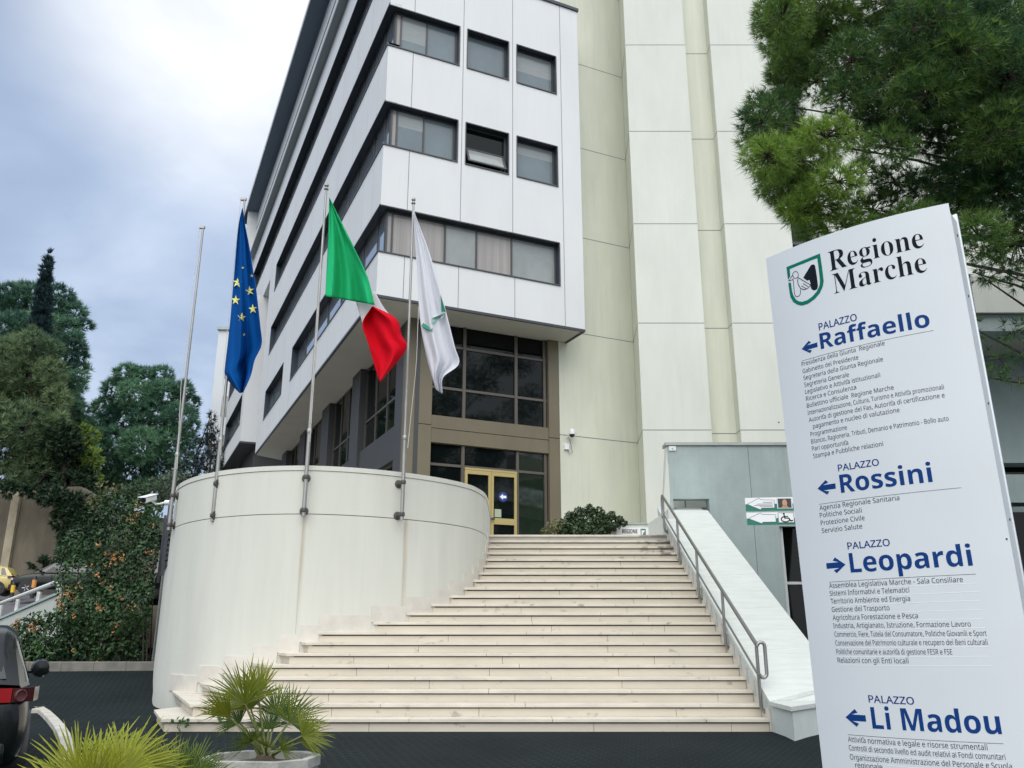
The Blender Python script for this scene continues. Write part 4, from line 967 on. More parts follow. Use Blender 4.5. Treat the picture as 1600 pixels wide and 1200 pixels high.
em = MB(); tri = [(387, 635), (480, 480), (500, 458), (525, 455), (545, 470), (555, 520), (570, 620), (580, 700), (585, 745), (575, 782), (545, 803), (515, 800), (493, 778), (482, 700), (470, 660), (455, 668), (440, 672)]
me_c = (520, 620)
for i in range(len(tri)): em.add([tsurf(*tinv(*eZ(*p)), 0.0009) for p in (me_c, tri[i], tri[(i + 1) % len(tri)])], [(0, 1, 2)])
stroke_on(em, [(285 + 38 * cos(a * pi / 8), 595 + 46 * sin(a * pi / 8)) for a in range(16)], 0.0028, True)
stroke_on(em, [(246, 600), (192, 678), (246, 660)], 0.0028); stroke_on(em, [(250, 640), (262, 760), (272, 855), (288, 882), (312, 888), (340, 872), (350, 845), (352, 790)], 0.0028)
stroke_on(em, [(322, 632), (400, 680), (492, 735), (440, 780), (395, 795), (352, 775), (322, 725), (312, 672), (322, 632)], 0.0032)
stroke_on(em, [(388, 712), (452, 752)], 0.003); stroke_on(em, [(364, 742), (424, 778)], 0.003)
em.build('emblem_bird', M_tdark, eo)
# the shadow-gap seam between the two panels on the side and small screw heads on the front
mb = MB()
for px, py in ((1573, 842), (1217, 660)):
    s, z = tinv(px, py); mb.lathe(tsurf(s, z, 0), Tn, [(0.004, 0), (0.004, 0.002)], 8)
mb.build('screw_heads', M_clamp, totem)

# ------------------------------------------------------------------ pair of arrow way-finding boards
YW = 10.0; wx = at(1165, 778, YW); 
wpost = thing('sign_post', 'slim grey post behind the tall white sign holding two arrow boards', 'post', (wx.x + 1.0, YW + .06, 0))
mb = MB(); mb.tube([(wx.x + 1.0, YW + .06, -0.1), (wx.x + 1.0, YW + .06, 3.0)], 0.03, 10); mb.build('pole', M_pole, wpost, smooth=True)
yaw = radians(-7); ux = Vector((cos(yaw), sin(yaw), 0)); un = Vector((-sin(yaw), cos(yaw), 0))
M_sgreen = mat('board_green', (0.0, 0.16, 0.10), 0.5); M_sw = mat('board_white', (0.72, 0.73, 0.74), 0.5)
def board(label, px, py, pyb, pic):
    o = at(px, pyb, YW); h = at(px, py, YW).z - o.z; Lb = 1.15
    t = thing('arrow_board', label, 'sign', tuple(o), 'two way-finding boards on one post')
    pt = lambda x, y, d=0.0: o + ux * x + UP * y - un * d
    mb = MB(); mb.obox(o, ux, un, UP, 0, Lb, 0, 0.02, 0, h); mb.build('panel', M_sw, t)
    f = lambda q, m, nm, d: (lambda b: (b.add([pt(x, y, d) for x, y in q], [tuple(range(len(q)))]), b.build(nm, m, t)))(MB())
    f([(0.0, 0.0), (Lb, 0.0), (Lb, h * .52), (0.0, h * .52)], M_sgreen, 'green_band', 0.003)
    AW = [(0.02, h * .52), (0.17, h * .10), (0.18, h * .22), (0.33, h * .22), (0.33, h * .80), (0.18, h * .84), (0.16, h * .96)]
    b = MB(); b.add([pt(x, y, 0.0045) for x, y in AW], [(0, 1, 2, 5, 6), (2, 3, 4, 5)]); b.build('arrow', M_sw, t)
    b = MB()
    for (x0, y0), (x1, y1) in zip(AW, AW[1:] + AW[:1]):
        d = Vector((x1 - x0, y1 - y0, 0)).normalized(); q = Vector((-d.y, d.x, 0)) * 0.0022
        b.add([pt(x0 - q.x, y0 - q.y, .006), pt(x1 - q.x, y1 - q.y, .006), pt(x1 + q.x, y1 + q.y, .006), pt(x0 + q.x, y0 + q.y, .006)], [(0, 1, 2, 3)])
    if pic:
        for yy, l0 in ((.62, .2), (.5, .13), (.4, .1), (.3, .16)): b.add([pt(l0, h * yy, .006), pt(.31, h * yy, .006), pt(.31, h * (yy + .035), .006), pt(l0, h * (yy + .035), .006)], [(0, 1, 2, 3)])
    b.build('arrow_outline', mat('board_line', (0.12, 0.10, 0.10), 0.6), t)
    sq = [(.36, h * .16), (.535, h * .16), (.535, h * .94), (.36, h * .94)]
    if pic:
        f(sq, mat('picture_frame_white', (0.6, 0.6, 0.62), 0.5), 'picture_border', 0.005)
        f([(.372, h * .21), (.523, h * .21), (.523, h * .89), (.372, h * .89)], mat('picture_dark', (0.03, 0.025, 0.022), 0.5), 'picture', 0.0065)
        f([(.43 + .028 * cos(a * pi / 6) + .018, h * .56 + .045 * sin(a * pi / 6)) for a in range(12)], mat('picture_skin', (0.45, 0.26, 0.17), 0.6), 'picture_oval', 0.008)
        f([(.405, h * .22), (.49, h * .22), (.465, h * .4), (.43, h * .4)], MATS['picture_skin'], 'picture_shoulder', 0.008)
    else:
        b = MB(); b.add([pt(x, y, .005) for x, y in sq], [(0, 1, 2, 3)]); b.build('symbol_plate', M_sw, t)
        b = MB(); Q = lambda x, y: (.36 + .175 * x, h * .16 + h * .78 * y)
        def st(pp, w):
            for (x0, y0), (x1, y1) in zip(pp, pp[1:]):
                d = Vector((x1 - x0, y1 - y0, 0)).normalized(); q = Vector((-d.y, d.x, 0)) * w / 2; d = d * w * .4
                b.add([pt(x0 - q.x - d.x, y0 - q.y - d.y, .007), pt(x1 - q.x + d.x, y1 - q.y + d.y, .007), pt(x1 + q.x + d.x, y1 + q.y + d.y, .007), pt(x0 + q.x - d.x, y0 + q.y - d.y, .007)], [(0, 1, 2, 3)])
        st([Q(.45 + .27 * cos(radians(a)), .34 + .27 * sin(radians(a))) for a in range(100, 385, 19)], .011)
        st([Q(.38, .78), Q(.42, .45), Q(.66, .45), Q(.78, .16), Q(.9, .2)], .013); st([Q(.41, .62), Q(.62, .62)], .01)
        b.add([pt(*Q(.37 + .07 * cos(a * pi / 5), .9 + .07 * sin(a * pi / 5)), .007) for a in range(10)], [tuple(range(10))]); b.build('wheelchair_symbol', M_tdark, t)
        st_sq = MB(); 
        for (x0, y0), (x1, y1) in zip(sq, sq[1:] + sq[:1]):
            st_sq.obox(pt(0, 0, .0065), ux, -un, UP, min(x0, x1) - .002, max(x0, x1) + .002, 0, .001, min(y0, y1) - .002, max(y0, y1) + .002)
        st_sq.build('plate_border', MATS['board_line'], t)
    b = MB()
    for s_, y in ((('Sportello', .30), ('Cittadino', .05)) if pic else (('Ingresso', .14),)):
        v, fc = text_geo(s_, 'bold')
        if len(v): b.add([pt(.64 + x * .078, h * y + yy * .062, .0055) for x, yy in v], fc)
    b.build('lettering', M_sw, t)
board('upper white and green arrow board with a small dark portrait picture', 1165.5, 778, 799, True)
board('lower white and green arrow board with a wheelchair symbol', 1167.5, 801, 820.5, False)

# name plaque and house number
pq = thing('name_plaque', 'small white plaque with two dark words and a shield on the low plinth', 'sign', (2.6, 20.46, 3.42))
a = at(963, 835, 20.46); b_ = at(1015, 823.5, 20.46)
mb = MB(); mb.box(a.x, b_.x, 20.44, 20.466, 3.40, b_.z - .015); mb.build('panel', mat('plaque_white', (0.78, 0.78, 0.78), 0.4), pq)
mb = MB(); hh = b_.z - 3.41
for s_, y in (('REGIONE', .55), ('MARCHE', .14)):
    v, fc = text_geo(s_, 'bold'); sc = 0.36 / (v[:, 0].max() - v[:, 0].min())
    mb.add([(a.x + .14 + (x - v[:, 0].min()) * sc, 20.436, 3.40 + hh * y + yy * .2) for x, yy in v], fc)
mb.build('lettering', M_tdark, pq)
mb = MB(); sx = a.x + .58; sh = [(0, .26), (.12, .26), (.12, .11), (.06, .05), (0, .11)]
mb.add([(sx + x, 20.436, 3.42 + y) for x, y in sh] + [(sx + .06 + (x - .06) * .72, 20.436, 3.42 + .16 + (y - .16) * .72) for x, y in sh], [(i, (i + 1) % 5, 5 + (i + 1) % 5, 5 + i) for i in range(5)]); mb.build('shield', M_tgreen, pq)
mb = MB(); mb.add([(sx + .045, 20.435, 3.53), (sx + .09, 20.435, 3.63), (sx + .098, 20.435, 3.5), (sx + .075, 20.435, 3.5)], [(0, 1, 2, 3)]); mb.build('shield_stroke', M_tdark, pq)
hn = thing('house_number', 'small white enamel number plate at the upper corner of the grey wall', 'sign', tuple(at(1051, 704, GY - .02)))
a = at(1045.5, 704, GY - .02); b_ = at(1056, 697, GY - .02); mb = MB(); mb.box(a.x, b_.x, GY - .026, GY - .005, a.z, b_.z); mb.build('plate', M_sw, hn)
v, fc = text_geo('9', 'bold'); mb = MB(); mb.add([((a.x + b_.x) / 2 + (x - v[:, 0].mean()) * .1, GY - .029, a.z + .02 + y * .085) for x, y in v], fc); mb.build('lettering', M_tdark, hn)

# ------------------------------------------------------------------ security cameras
cc = thing('security_camera', 'white bullet security camera on an arm at the left end of the curved wall', 'camera', tuple(at(262, 787, 16.4)))
q = lambda x, y, d=0: at(x, y, 16.4 + d)
mb = MB(); a, b_ = q(241, 777), q(224, 781.5, -.45); ax = (b_ - a).normalized(); sd_ = ax.cross(UP).normalized(); uu = sd_.cross(ax)
mb.obox(a, ax, sd_, uu, 0, (b_ - a).length, -.06, .06, -.055, .05); mb.build('housing', M_wplastic, cc, bevel=0.02)
mb = MB(); mb.obox(a, ax, sd_, uu, -.03, (b_ - a).length + .07, -.075, .075, .052, .066); mb.build('sun_shield', M_wplastic, cc, bevel=0.006)
mb = MB(); mb.lathe(b_, ax, [(.05, -.001), (.05, .006), (.03, .012)], 16); mb.build('lens', M_black, cc)
mb = MB(); mb.tube([a - uu * .06 + ax * .1, q(243, 788), q(252, 787), q(262, 784)], 0.022, 10); mb.lathe(q(258, 785.5), (1, 0, 0), [(.05, 0), (.05, .09)], 12); mb.build('arm', M_wplastic, cc, smooth=True)
dc = thing('security_camera', 'white dome security camera on the plastered wall beside the bronze entrance pillar', 'camera', tuple(onplane(884, 690, P0, nB)))
b0 = 3.22
Pq = lambda b, a, z: P0 + dB * b - nB * a + UP * z
zc1 = onplane(884, 678, P0, nB).z
mb = MB(); mb.lathe(Pq(b0, .2, zc1 - .0), -UP, [(.02, -.12), (.085, -.09), (.095, 0), (.09, .05)], 20); mb.build('housing', M_wplastic, dc, smooth=True)
mb = MB(); mb.lathe(Pq(b0, .2, zc1 - .052), -UP, [(.075, 0), (.07, .04), (.045, .075), (.01, .088)], 18); mb.build('lens', M_black, dc, smooth=True)
mb = MB(); mb.tube([Pq(b0 - .05, .005, zc1 - .1), Pq(b0 - .05, .1, zc1 - .05), Pq(b0, .2, zc1 + .06)], .022, 8); mb.obox(Pq(b0 - .1, 0, zc1 - .42), dB, -nB, UP, -.07, .07, .003, .07, -.05, .12); mb.build('bracket', M_wplastic, dc, smooth=True)
mb = MB(); mb.tube([Pq(b0 - .06, .04, zc1 - .47), Pq(b0 - .02, .05, zc1 - .6), Pq(b0 + .08, .05, zc1 - .55), Pq(b0 + .05, .05, zc1 - .35), Pq(b0 - .02, .08, zc1 - .15)], .006, 6); mb.build('cable', M_black, dc)

# drain grate set in the asphalt in front of the steps
a = at(742, 1192, 9.2); y0g = 8.95; zg = gz(0, y0g)
gr = thing('drain_grate', 'rusty iron drain grate set flush in the dark asphalt before the steps', 'grate', (0.1, y0g, zg))
mb = MB()
for i in range(16):
    x = -0.42 + i * 0.066; mb.box(x, x + 0.04, y0g - .18, y0g + .18, zg + .012, zg + .03)
mb.box(-.5, .68, y0g - .24, y0g - .18, zg + .005, zg + .03); mb.box(-.5, .68, y0g + .18, y0g + .24, zg + .005, zg + .03)
mb.build('bars', mat('rusty_iron', (0.07, 0.055, 0.045), 0.7, var=0.4, scale=12), gr)

# ------------------------------------------------------------------ left background: upper road, ramp wall, retaining wall, hill
R0 = at(92, 925, 28); R1 = at(0, 965.5, 38); R2 = R0 + (R1 - R0) * 1.5
rw_ = thing('ramp_wall', 'low pale rendered ramp wall with a white rail beyond the black car', 'wall', (R0.x, R0.y, 0.5))
dR = (R2 - R0); dRn = Vector((dR.x, dR.y, 0)).normalized(); nR = Vector((-dRn.y, dRn.x, 0))
mb = MB(); mb.hexa([(R0.x, R0.y, -.2), (R2.x, R2.y, -.2), (R2.x + .25, R2.y + .2, -.2), (R0.x + .25, R0.y + .2, -.2), tuple(R0 - UP * .09), tuple(R2 - UP * .09), (R2.x + .25, R2.y + .2, R2.z - .09), (R0.x + .25, R0.y + .2, R0.z - .09)])
rb = MB()
for i in range(12):
    pts = []
    for u in (i / 12, (i + 1) / 12):
        n_ = R0 + (R2 - R0) * u + Vector((.2, .15, -.33)); f_ = Vector((-8 - 44 * u, 52.4 + 1.5 * u, 3.95 - .55 * u)); pts.append((n_, f_))
    for k in range(5):
        l = lambda q, s: q[0].lerp(q[1], s); rb.quad(l(pts[0], k / 5), l(pts[1], k / 5), l(pts[1], (k + 1) / 5), l(pts[0], (k + 1) / 5))
tag(rb.build('upper_road', mat('worn_asphalt', (0.115, 0.11, 0.12), 0.85, var=0.3, scale=1.5)), kind='structure')
mb.build('wall_base', mat('ramp_render', (0.50, 0.53, 0.48), 0.85, var=0.12, scale=1), rw_)
mb = MB(); e_ = Vector((-.05, -.03, 0)); f_ = Vector((.3, .24, 0))
mb.hexa([tuple(R0 + e_ - UP * .085), tuple(R2 + e_ - UP * .085), tuple(R2 + f_ - UP * .085), tuple(R0 + f_ - UP * .085), tuple(R0 + e_), tuple(R2 + e_), tuple(R2 + f_), tuple(R0 + f_)]); mb.build('coping', M_concrete, rw_)
mb = MB(); rl0, rl1 = at(88, 910, 28.1), at(0, 943, 38.1); mb.tube([rl0, rl1, rl0 + (rl1 - rl0) * 1.5], 0.075, 8); mb.build('rail', mat('rail_white', (0.68, 0.68, 0.66), 0.5), rw_, smooth=True)
for u in (0.08, 0.37, 0.75, 1.12, 1.4):
    p = R0 + (R1 - R0) * u + Vector((.12, .1, 0)); t_ = rl0 + (rl1 - rl0) * u
    mb = MB(); mb.box(p.x - .06, p.x + .06, p.y - .06, p.y + .06, p.z, t_.z); mb.build('rail_post', MATS['rail_white'], rw_)

rt = thing('retaining_wall', 'tall brown stained concrete retaining wall under the pines behind the parked cars', 'wall', (-30, 53.5, 3.4))
M_ret = mat('stained_concrete', (0.20, 0.17, 0.125), 0.9, var=0.5, scale=0.55, stretch=(1, 1, 0.3), col2=(0.065, 0.056, 0.042), bump=0.3, bscale=5)
mb = MB(); prof = [(-60, 11), (-45, 10.6), (-36, 10.4), (-31.2, 10.2), (-29.5, 10.5), (-28, 10.6), (-26.6, 9.8), (-25.4, 8.4), (-24.2, 7.3), (-22, 6.2), (-18, 5.6), (-12, 5.2)]
yy = lambda x: 54.5 + 0.10 * (x + 30)
for (x0, z0), (x1, z1) in zip(prof, prof[1:]):
    mb.hexa([(x0, yy(x0), 0), (x1, yy(x1), 0), (x1, yy(x1) + 1, 0), (x0, yy(x0) + 1, 0), (x0, yy(x0), z0), (x1, yy(x1), z1), (x1, yy(x1) + 1, z1), (x0, yy(x0) + 1, z0)])
mb.build('wall_face', M_ret, rt)
mb = MB()
for x in (-39, -33.3, -31.9): mb.box(x, x + .5, yy(x) - .25, yy(x), 0, 10.2)
mb.build('buttress', mat('buttress_concrete', (0.40, 0.35, 0.25), 0.9, var=0.4, scale=1.2), rt)
# hillside
mb = MB(); xs = [-140 + 7 * i for i in range(22)]; ys = [55.5, 58, 62, 68, 76, 88, 104, 130, 170, 240]; idx = {}
def hz(x, y):
    base = 9.6 if x < -27 else max(5.0, 9.6 - (x + 27) * .45)
    return base + 0.08 * (y - 55.5) + 0.7 * sin(x * .21) * cos(y * .13) * min(1, (y - 55.5) / 8)
for j, y in enumerate(ys):
    for i, x in enumerate(xs): idx[i, j] = len(mb.v); mb.v.append((x, y + 0.1 * (x + 30) * (1 if j < 3 else 0), hz(x, y)))
for j in range(len(ys) - 1):
    for i in range(len(xs) - 1): mb.f.append((idx[i, j], idx[i + 1, j], idx[i + 1, j + 1], idx[i, j + 1])); mb.mi.append(0)
tag(mb.build('hillside', mat('hill_soil', (0.05, 0.06, 0.028), 0.95, var=0.4, scale=.6), smooth=True), kind='structure')
# white kerbs
def kerb(name, label, pts, w, h, m):
    pts = [Vector(p) for p in pts]; mb = MB(); V = []
    for i, p in enumerate(pts):
        t = (pts[min(i + 1, len(pts) - 1)] - pts[max(i - 1, 0)]); t.z = 0; t.normalize(); n = Vector((-t.y, t.x, 0)) * w / 2; V.append((p - n, p + n))
    for (a, b), (c, d) in zip(V, V[1:]):
        mb.hexa([tuple(a - UP * .15), tuple(c - UP * .15), tuple(d - UP * .15), tuple(b - UP * .15), tuple(a + UP * h), tuple(c + UP * h), tuple(d + UP * h), tuple(b + UP * h)])
    o = mb.build(name, m, loc=pts[0], bevel=0.015); return tag(o, label, 'kerb')
M_kerb = mat('kerb_stone', (0.52, 0.50, 0.45), 0.85, var=0.35, scale=3, bump=0.2, bscale=20)
def gp(px, py, dz=0.0):      # a point of the ground seen at a pixel
    Y = 9.0
    for _ in range(30):
        p = at(px, py, Y); z = gz(p.x, p.y) + dz; r = ray(px, py); Y = (z - EYE) / r.z * r.y if r.z < -1 else Y
        Y = min(max(Y, 3), 26)
    return at(px, py, Y)
kp = [gp(58, 1097, .08), gp(62, 1101, .1), gp(72, 1107, .1), gp(83, 1117, .1), gp(93, 1128, .1), gp(101, 1141, .1), gp(105, 1155, .1), gp(108, 1175, .1), gp(108, 1200, .1)]
kerb('kerb', 'curved pale stone kerb between the black car and the studded paving', [(p.x, p.y, gz(p.x, p.y)) for p in kp], 0.14, 0.07, M_kerb)
a, b_ = (-11.9, 19.55, gz(-11.9, 19.55)), (-7.75, 19.75, gz(-7.75, 19.75))
kerb('kerb', 'straight grey kerb along the foot of the flowering hedge', [(a[0] + (b_[0] - a[0]) * i / 6, a[1] + (b_[1] - a[1]) * i / 6, gz(a[0] + (b_[0] - a[0]) * i / 6, a[1] + .2)) for i in range(7)], 0.25, 0.17, mat('kerb_grey', (0.20, 0.19, 0.17), 0.9, var=0.4, scale=4))
gl = thing('slatted_grille', 'dark slatted metal grille hugging the back edge of the curved wall', 'grille', (-7.6, 18.4, 2.4))
mb = MB(); ga, gb = Vector((-7.0, 17.75, 0)), Vector((-8.15, 20.4, 0)); du = (gb - ga).normalized(); dn_ = Vector((-du.y, du.x, 0))
for i in range(12): mb.obox(ga, du, dn_, UP, 0, 2.6, .05, .09, 2.62 + i * .105, 2.62 + i * .105 + .06)
mb.obox(ga, du, dn_, UP, 0, .05, .1, .16, 2.4, 3.95); mb.obox(ga, du, dn_, UP, 2.55, 2.6, .1, .16, 2.4, 3.95)
mb.build('slats', M_darktrim, gl)

# ------------------------------------------------------------------ cars
def make_car(name, label, cat, loc, yaw, paint, L=4.2, Wd=1.76, H=1.45, hatch=True, detail=True, light='round', group=None):
    """x forward, y left, built around the origin, then placed"""
    t = thing(name, label, cat, loc, group); t.rotation_euler = (0, 0, yaw)
    M_t = mat('car_glass', (0.008, 0.01, 0.012), 0.02, spec=0.8); M_ty = mat('tyre', (0.012, 0.012, 0.012), 0.9); M_rim = mat('alloy_rim', (0.45, 0.46, 0.47), 0.35, metal=0.7)
    base = Vector(loc)
    def bld(mb, n, m, par=t, smooth=True, bevel=0.0):
        mb.v = [tuple(Vector(v) + base) for v in mb.v]; return mb.build(n, m, par, smooth=smooth, bevel=bevel)
    k = L / 4.2; w2 = Wd / 2
    ST = [(-2.1, .42, .78, .80), (-2.06, .34, .90, .90), (-1.9, .27, .97, .965), (-1.55, .24, .985, .995), (-.9, .21, .97, 1.0), (0, .20, .955, 1.0), (.9, .21, .935, 1.0), (1.25, .22, .90, .99), (1.6, .24, .84, .97), (1.85, .27, .76, .93), (2.02, .33, .67, .85), (2.1, .42, .58, .70)]
    mb = MB(); ring = 0
    for x, zb, zt, w in ST:
        ww = w * w2; h = zt - zb
        half = [(0, zb), (ww * .86, zb), (ww * .965, zb + .10 * h), (ww, zb + .42 * h), (ww * .985, zb + .68 * h), (ww * .945, zb + .90 * h), (ww * .86, zt), (0, zt + .015)]
        pts = half + [(-y, z) for y, z in half[-2:0:-1]]; ring = len(pts)
        mb.v += [(x * k, y, z * H / 1.45) for y, z in pts]
    for i in range(len(ST) - 1):
        for q in range(ring): mb.f.append((i * ring + q, i * ring + (q + 1) % ring, (i + 1) * ring + (q + 1) % ring, (i + 1) * ring + q)); mb.mi.append(0)
    mb.f += [tuple(range(ring)), tuple(range((len(ST) - 1) * ring, len(ST) * ring))]; mb.mi += [0, 0]
    body = bld(mb, 'body', paint); 
    if detail: s_ = body.modifiers.new('smooth', 'SUBSURF'); s_.levels = 1; s_.render_levels = 1
    # cabin: rows belt / roof
    G = [(-1.98, .94, .76, None), (-1.62, 1.36, .63, 1), (-1.2, 1.425, .645, 1), (-.3, 1.45, .655, 1), (.25, 1.42, .64, 1), (1.08, .93, .74, None)] if hatch else [(-1.55, .95, .76, None), (-.95, 1.38, .62, 1), (-.5, 1.42, .64, 1), (0, 1.43, .64, 1), (.25, 1.40, .62, 1), (1.05, .93, .74, None)]
    def belt(x): return (.80 * w2 * 2 / 1.76 * 1.02 if True else 0)
    rows = []
    for x, z, yr, top in G:
        yb = .83 * w2 / .88
        yr = yr * w2 / .88
        if top: rows.append([(x, yb, .93), (x, yr + .03, z - .055), (x, yr - .06, z - .005), (x, 0, z + .012), (x, -yr + .06, z - .005), (x, -yr - .03, z - .055), (x, -yb, .93)])
        else: rows.append([(x, yr, z - .02), (x, yr * .98, z), (x, yr * .8, z + .01), (x, 0, z + .02), (x, -yr * .8, z + .01), (x, -yr * .98, z), (x, -yr, z - .02)])
    mb = MB()
    for r in rows: mb.v += [(x * k, y, z * H / 1.45) for x, y, z in r]
    for i in range(len(rows) - 1):
        for q in range(6): mb.f.append((i * 7 + q, i * 7 + q + 1, i * 7 + q + 8, i * 7 + q + 7)); mb.mi.append(0)
    bld(mb, 'cabin', paint)
    S_ = lambda p: Vector((p[0] * k, p[1], p[2] * H / 1.45))
    def patch(name, quad, lift, inset=0.0):
        a, b, c, d = [S_(p) for p in quad]; n = (b - a).cross(d - a).normalized()
        cen = (a + b + c + d) / 4
        if n.dot(cen - Vector((0, 0, .9))) < 0: n = -n
        mb = MB(); o = n * lift; vs = [a + o, b + o, c + o, d + o, a - o, b - o, c - o, d - o]
        mb.add([tuple(v) for v in vs], [(0, 1, 2, 3), (7, 6, 5, 4), (0, 4, 5, 1), (1, 5, 6, 2), (2, 6, 7, 3), (3, 7, 4, 0)]); return bld(mb, name, M_t, smooth=False)
    def mixp(A, B, u): return tuple(A[i] + (B[i] - A[i]) * u for i in range(3))
    # rear and front screens
    for nm, r0, r1 in (('rear_window', rows[0], rows[1]), ('windscreen', rows[-1], rows[-2])):
        A, B, C, D = mixp(r0[1], r0[5], .06), mixp(r0[1], r0[5], .94), mixp(r1[1], r1[5], .90), mixp(r1[1], r1[5], .10)
        patch(nm, [mixp(A, D, .12), mixp(B, C, .12), mixp(B, C, .93), mixp(A, D, .93)], .014)
    for sg in (1, -1):
        q = lambda i, u: tuple((a * 1) for a in mixp(rows[i][0 if sg > 0 else 6], rows[i][1 if sg > 0 else 5], u))
        def sidept(x, u):
            for i in range(len(G) - 1):
                if G[i][0] <= x <= G[i + 1][0]:
                    f_ = (x - G[i][0]) / (G[i + 1][0] - G[i][0]); return mixp(q(i, u), q(i + 1, u), f_)
        for x0, x1, x0t, x1t in ((-.38, .86, -.34, .22), (-1.28, -.46, -1.22, -.42), (-1.68, -1.36, -1.48, -1.3)):
            patch('side_window', [sidept(x0, .10), sidept(x1, .06 if x1 > .5 else .10), sidept(x1t, .92), sidept(x0t, .92)], .012)
    for sx in (-1.28, 1.30):
        for sg in (1, -1):
            c = Vector((sx * k, sg * (w2 - .10), .31)); mb = MB(); mb.lathe(c, (0, sg, 0), [(.19, -.1), (.29, -.1), (.315, -.07), (.315, .065), (.29, .095), (.2, .09)], 28); wh = bld(mb, 'wheel', M_ty)
            mb = MB(); mb.lathe(c + Vector((0, sg * .06, 0)), (0, sg, 0), [(.2, 0), (.2, .03), (.17, .02), (.06, .015), (.05, .035), (.01, .035)], 24)
            for a in range(5):
                an = a * 2 * pi / 5; mb.tube([c + Vector((.04 * cos(an), sg * .09, .04 * sin(an))), c + Vector((.185 * cos(an), sg * .085, .185 * sin(an)))], .022, 6)
            bld(mb, 'rim', M_rim, wh)
            mb = MB(); mb.lathe(Vector((sx * k, sg * (w2 - .26), .33)), (0, sg, 0), [(.37, 0), (.37, .262)], 28); bld(mb, 'wheel_arch', M_black)
    M_red = mat('tail_red', (0.26, 0.006, 0.01), 0.15, spec=0.6); M_clear = mat('lamp_clear', (0.5, 0.48, 0.46), 0.12)
    for sg in (1, -1):
        # tail light: red lens that wraps round the corner, with round inner lamp
        mb = MB(); P_ = [(-2.085, .46), (-2.09, .58), (-2.078, .68)]
        for x, y in P_:
            for z in (.815, .925): mb.v.append((x * k - .012, sg * y * w2 / .88 + sg * .012, z * H / 1.45))
        for i in range(len(P_) - 1): mb.f.append((2 * i, 2 * i + 2, 2 * i + 3, 2 * i + 1)); mb.mi.append(0)
        tl = bld(mb, 'tail_light', M_red, smooth=False); sm = tl.modifiers.new('t', 'SOLIDIFY'); sm.thickness = .03; sm.offset = 0
        mb = MB(); P2 = [(-2.076, .683), (-2.06, .74), (-1.98, .835), (-1.86, .862), (-1.76, .876)]
        for x, y in P2:
            for z in (.815, .925): mb.v.append((x * k - .012, sg * y * w2 / .88 + sg * .012, z * H / 1.45))
        for i in range(len(P2) - 1): mb.f.append((2 * i, 2 * i + 2, 2 * i + 3, 2 * i + 1)); mb.mi.append(0)
        sl = bld(mb, 'smoked_lens', mat('smoked_lens', (0.05, 0.012, 0.012), 0.12, spec=0.8), tl, smooth=False); sm = sl.modifiers.new('t', 'SOLIDIFY'); sm.thickness = .03; sm.offset = 0
        mb = MB(); mb.lathe((-2.06 * k - .02, sg * .755 * w2 / .88, .865 * H / 1.45), (-.9, sg * .5, 0), [(.050, 0), (.050, .02), (.043, .024), (.038, .012), (.01, .010)], 20); bld(mb, 'round_lamp', mat('lamp_ring', (0.09, 0.03, 0.03), 0.15), tl)
        mb = MB(); mb.obox((2.0 * k, sg * .6 * w2 / .88, .63 * H / 1.45), (.6, -sg * .0, -.1), (0, 1, 0), UP, -.1, .1, -.16, .16, -.06, .06); bld(mb, 'headlight', M_clear, bevel=.02)
        mb = MB(); mb.lathe((.72 * k, sg * (w2 + .11), 1.0 * H / 1.45), (1, 0, 0), [(.02, -.06), (.085, -.05), (.10, .0), (.08, .06), (.03, .1)], 14); mb.tube([(.74 * k, sg * (w2 - .06), .97 * H / 1.45), (.74 * k, sg * (w2 + .08), .97 * H / 1.45)], .022, 8); bld(mb, 'mirror', paint)
        mb = MB(); mb.tube([(-.30 * k, sg * (w2 * .985), .80 * H / 1.45), (-.25 * k, sg * (w2 + .02), .805 * H / 1.45), (-.13 * k, sg * (w2 + .02), .805 * H / 1.45), (-.08 * k, sg * (w2 * .985), .80 * H / 1.45)], .014, 6); bld(mb, 'door_handle', paint)
    mb = MB(); mb.obox((-2.10 * k, 0, .42), (1, 0, 0), (0, 1, 0), UP, -.03, .2, -.70 * w2 / .88, .70 * w2 / .88, -.10, .09); bld(mb, 'rear_bumper', paint, bevel=.03)
    mb = MB(); mb.obox((-2.165 * k, 0, .60), (1, 0, 0), (0, 1, 0), UP, .0, .02, -.26, .26, -.055, .055); bld(mb, 'number_plate', M_sw, smooth=False)
    mb = MB(); mb.obox((2.1 * k, 0, .40), (1, 0, 0), (0, 1, 0), UP, -.2, .05, -.66, .66, -.12, .10); bld(mb, 'front_bumper', paint, bevel=.04)
    mb = MB(); mb.obox((2.125 * k, 0, .42), (1, 0, 0), (0, 1, 0), UP, .026, .04, -.26, .26, -.055, .055); bld(mb, 'number_plate', M_sw, smooth=False)
    return t
M_cblack = mat('black_paint', (0.004, 0.006, 0.006), 0.22, spec=0.35, coat=0.12); M_cyel = mat('yellow_paint', (0.52, 0.42, 0.13), 0.3, coat=0.5)
cy = 8.9; cx = -5.76
make_car('black_hatchback', 'glossy black hatchback with red tail lights cut off by the left edge', 'car', (cx, cy, gz(cx, cy) - .04), pi / 2 + radians(30), M_cblack)
make_car('yellow_car', 'pale yellow small car parked at the far left under the retaining wall', 'car', (-28.95, 47.5, 3.42), pi + radians(14), M_cyel, L=3.6, Wd=1.6, H=1.56)
make_car('dark_suv', 'black off road vehicle half hidden by the hedge on the upper road', 'car', (-23.9, 46.2, 3.35), pi + radians(14), M_cblack, L=4.5, Wd=1.8, H=1.72)
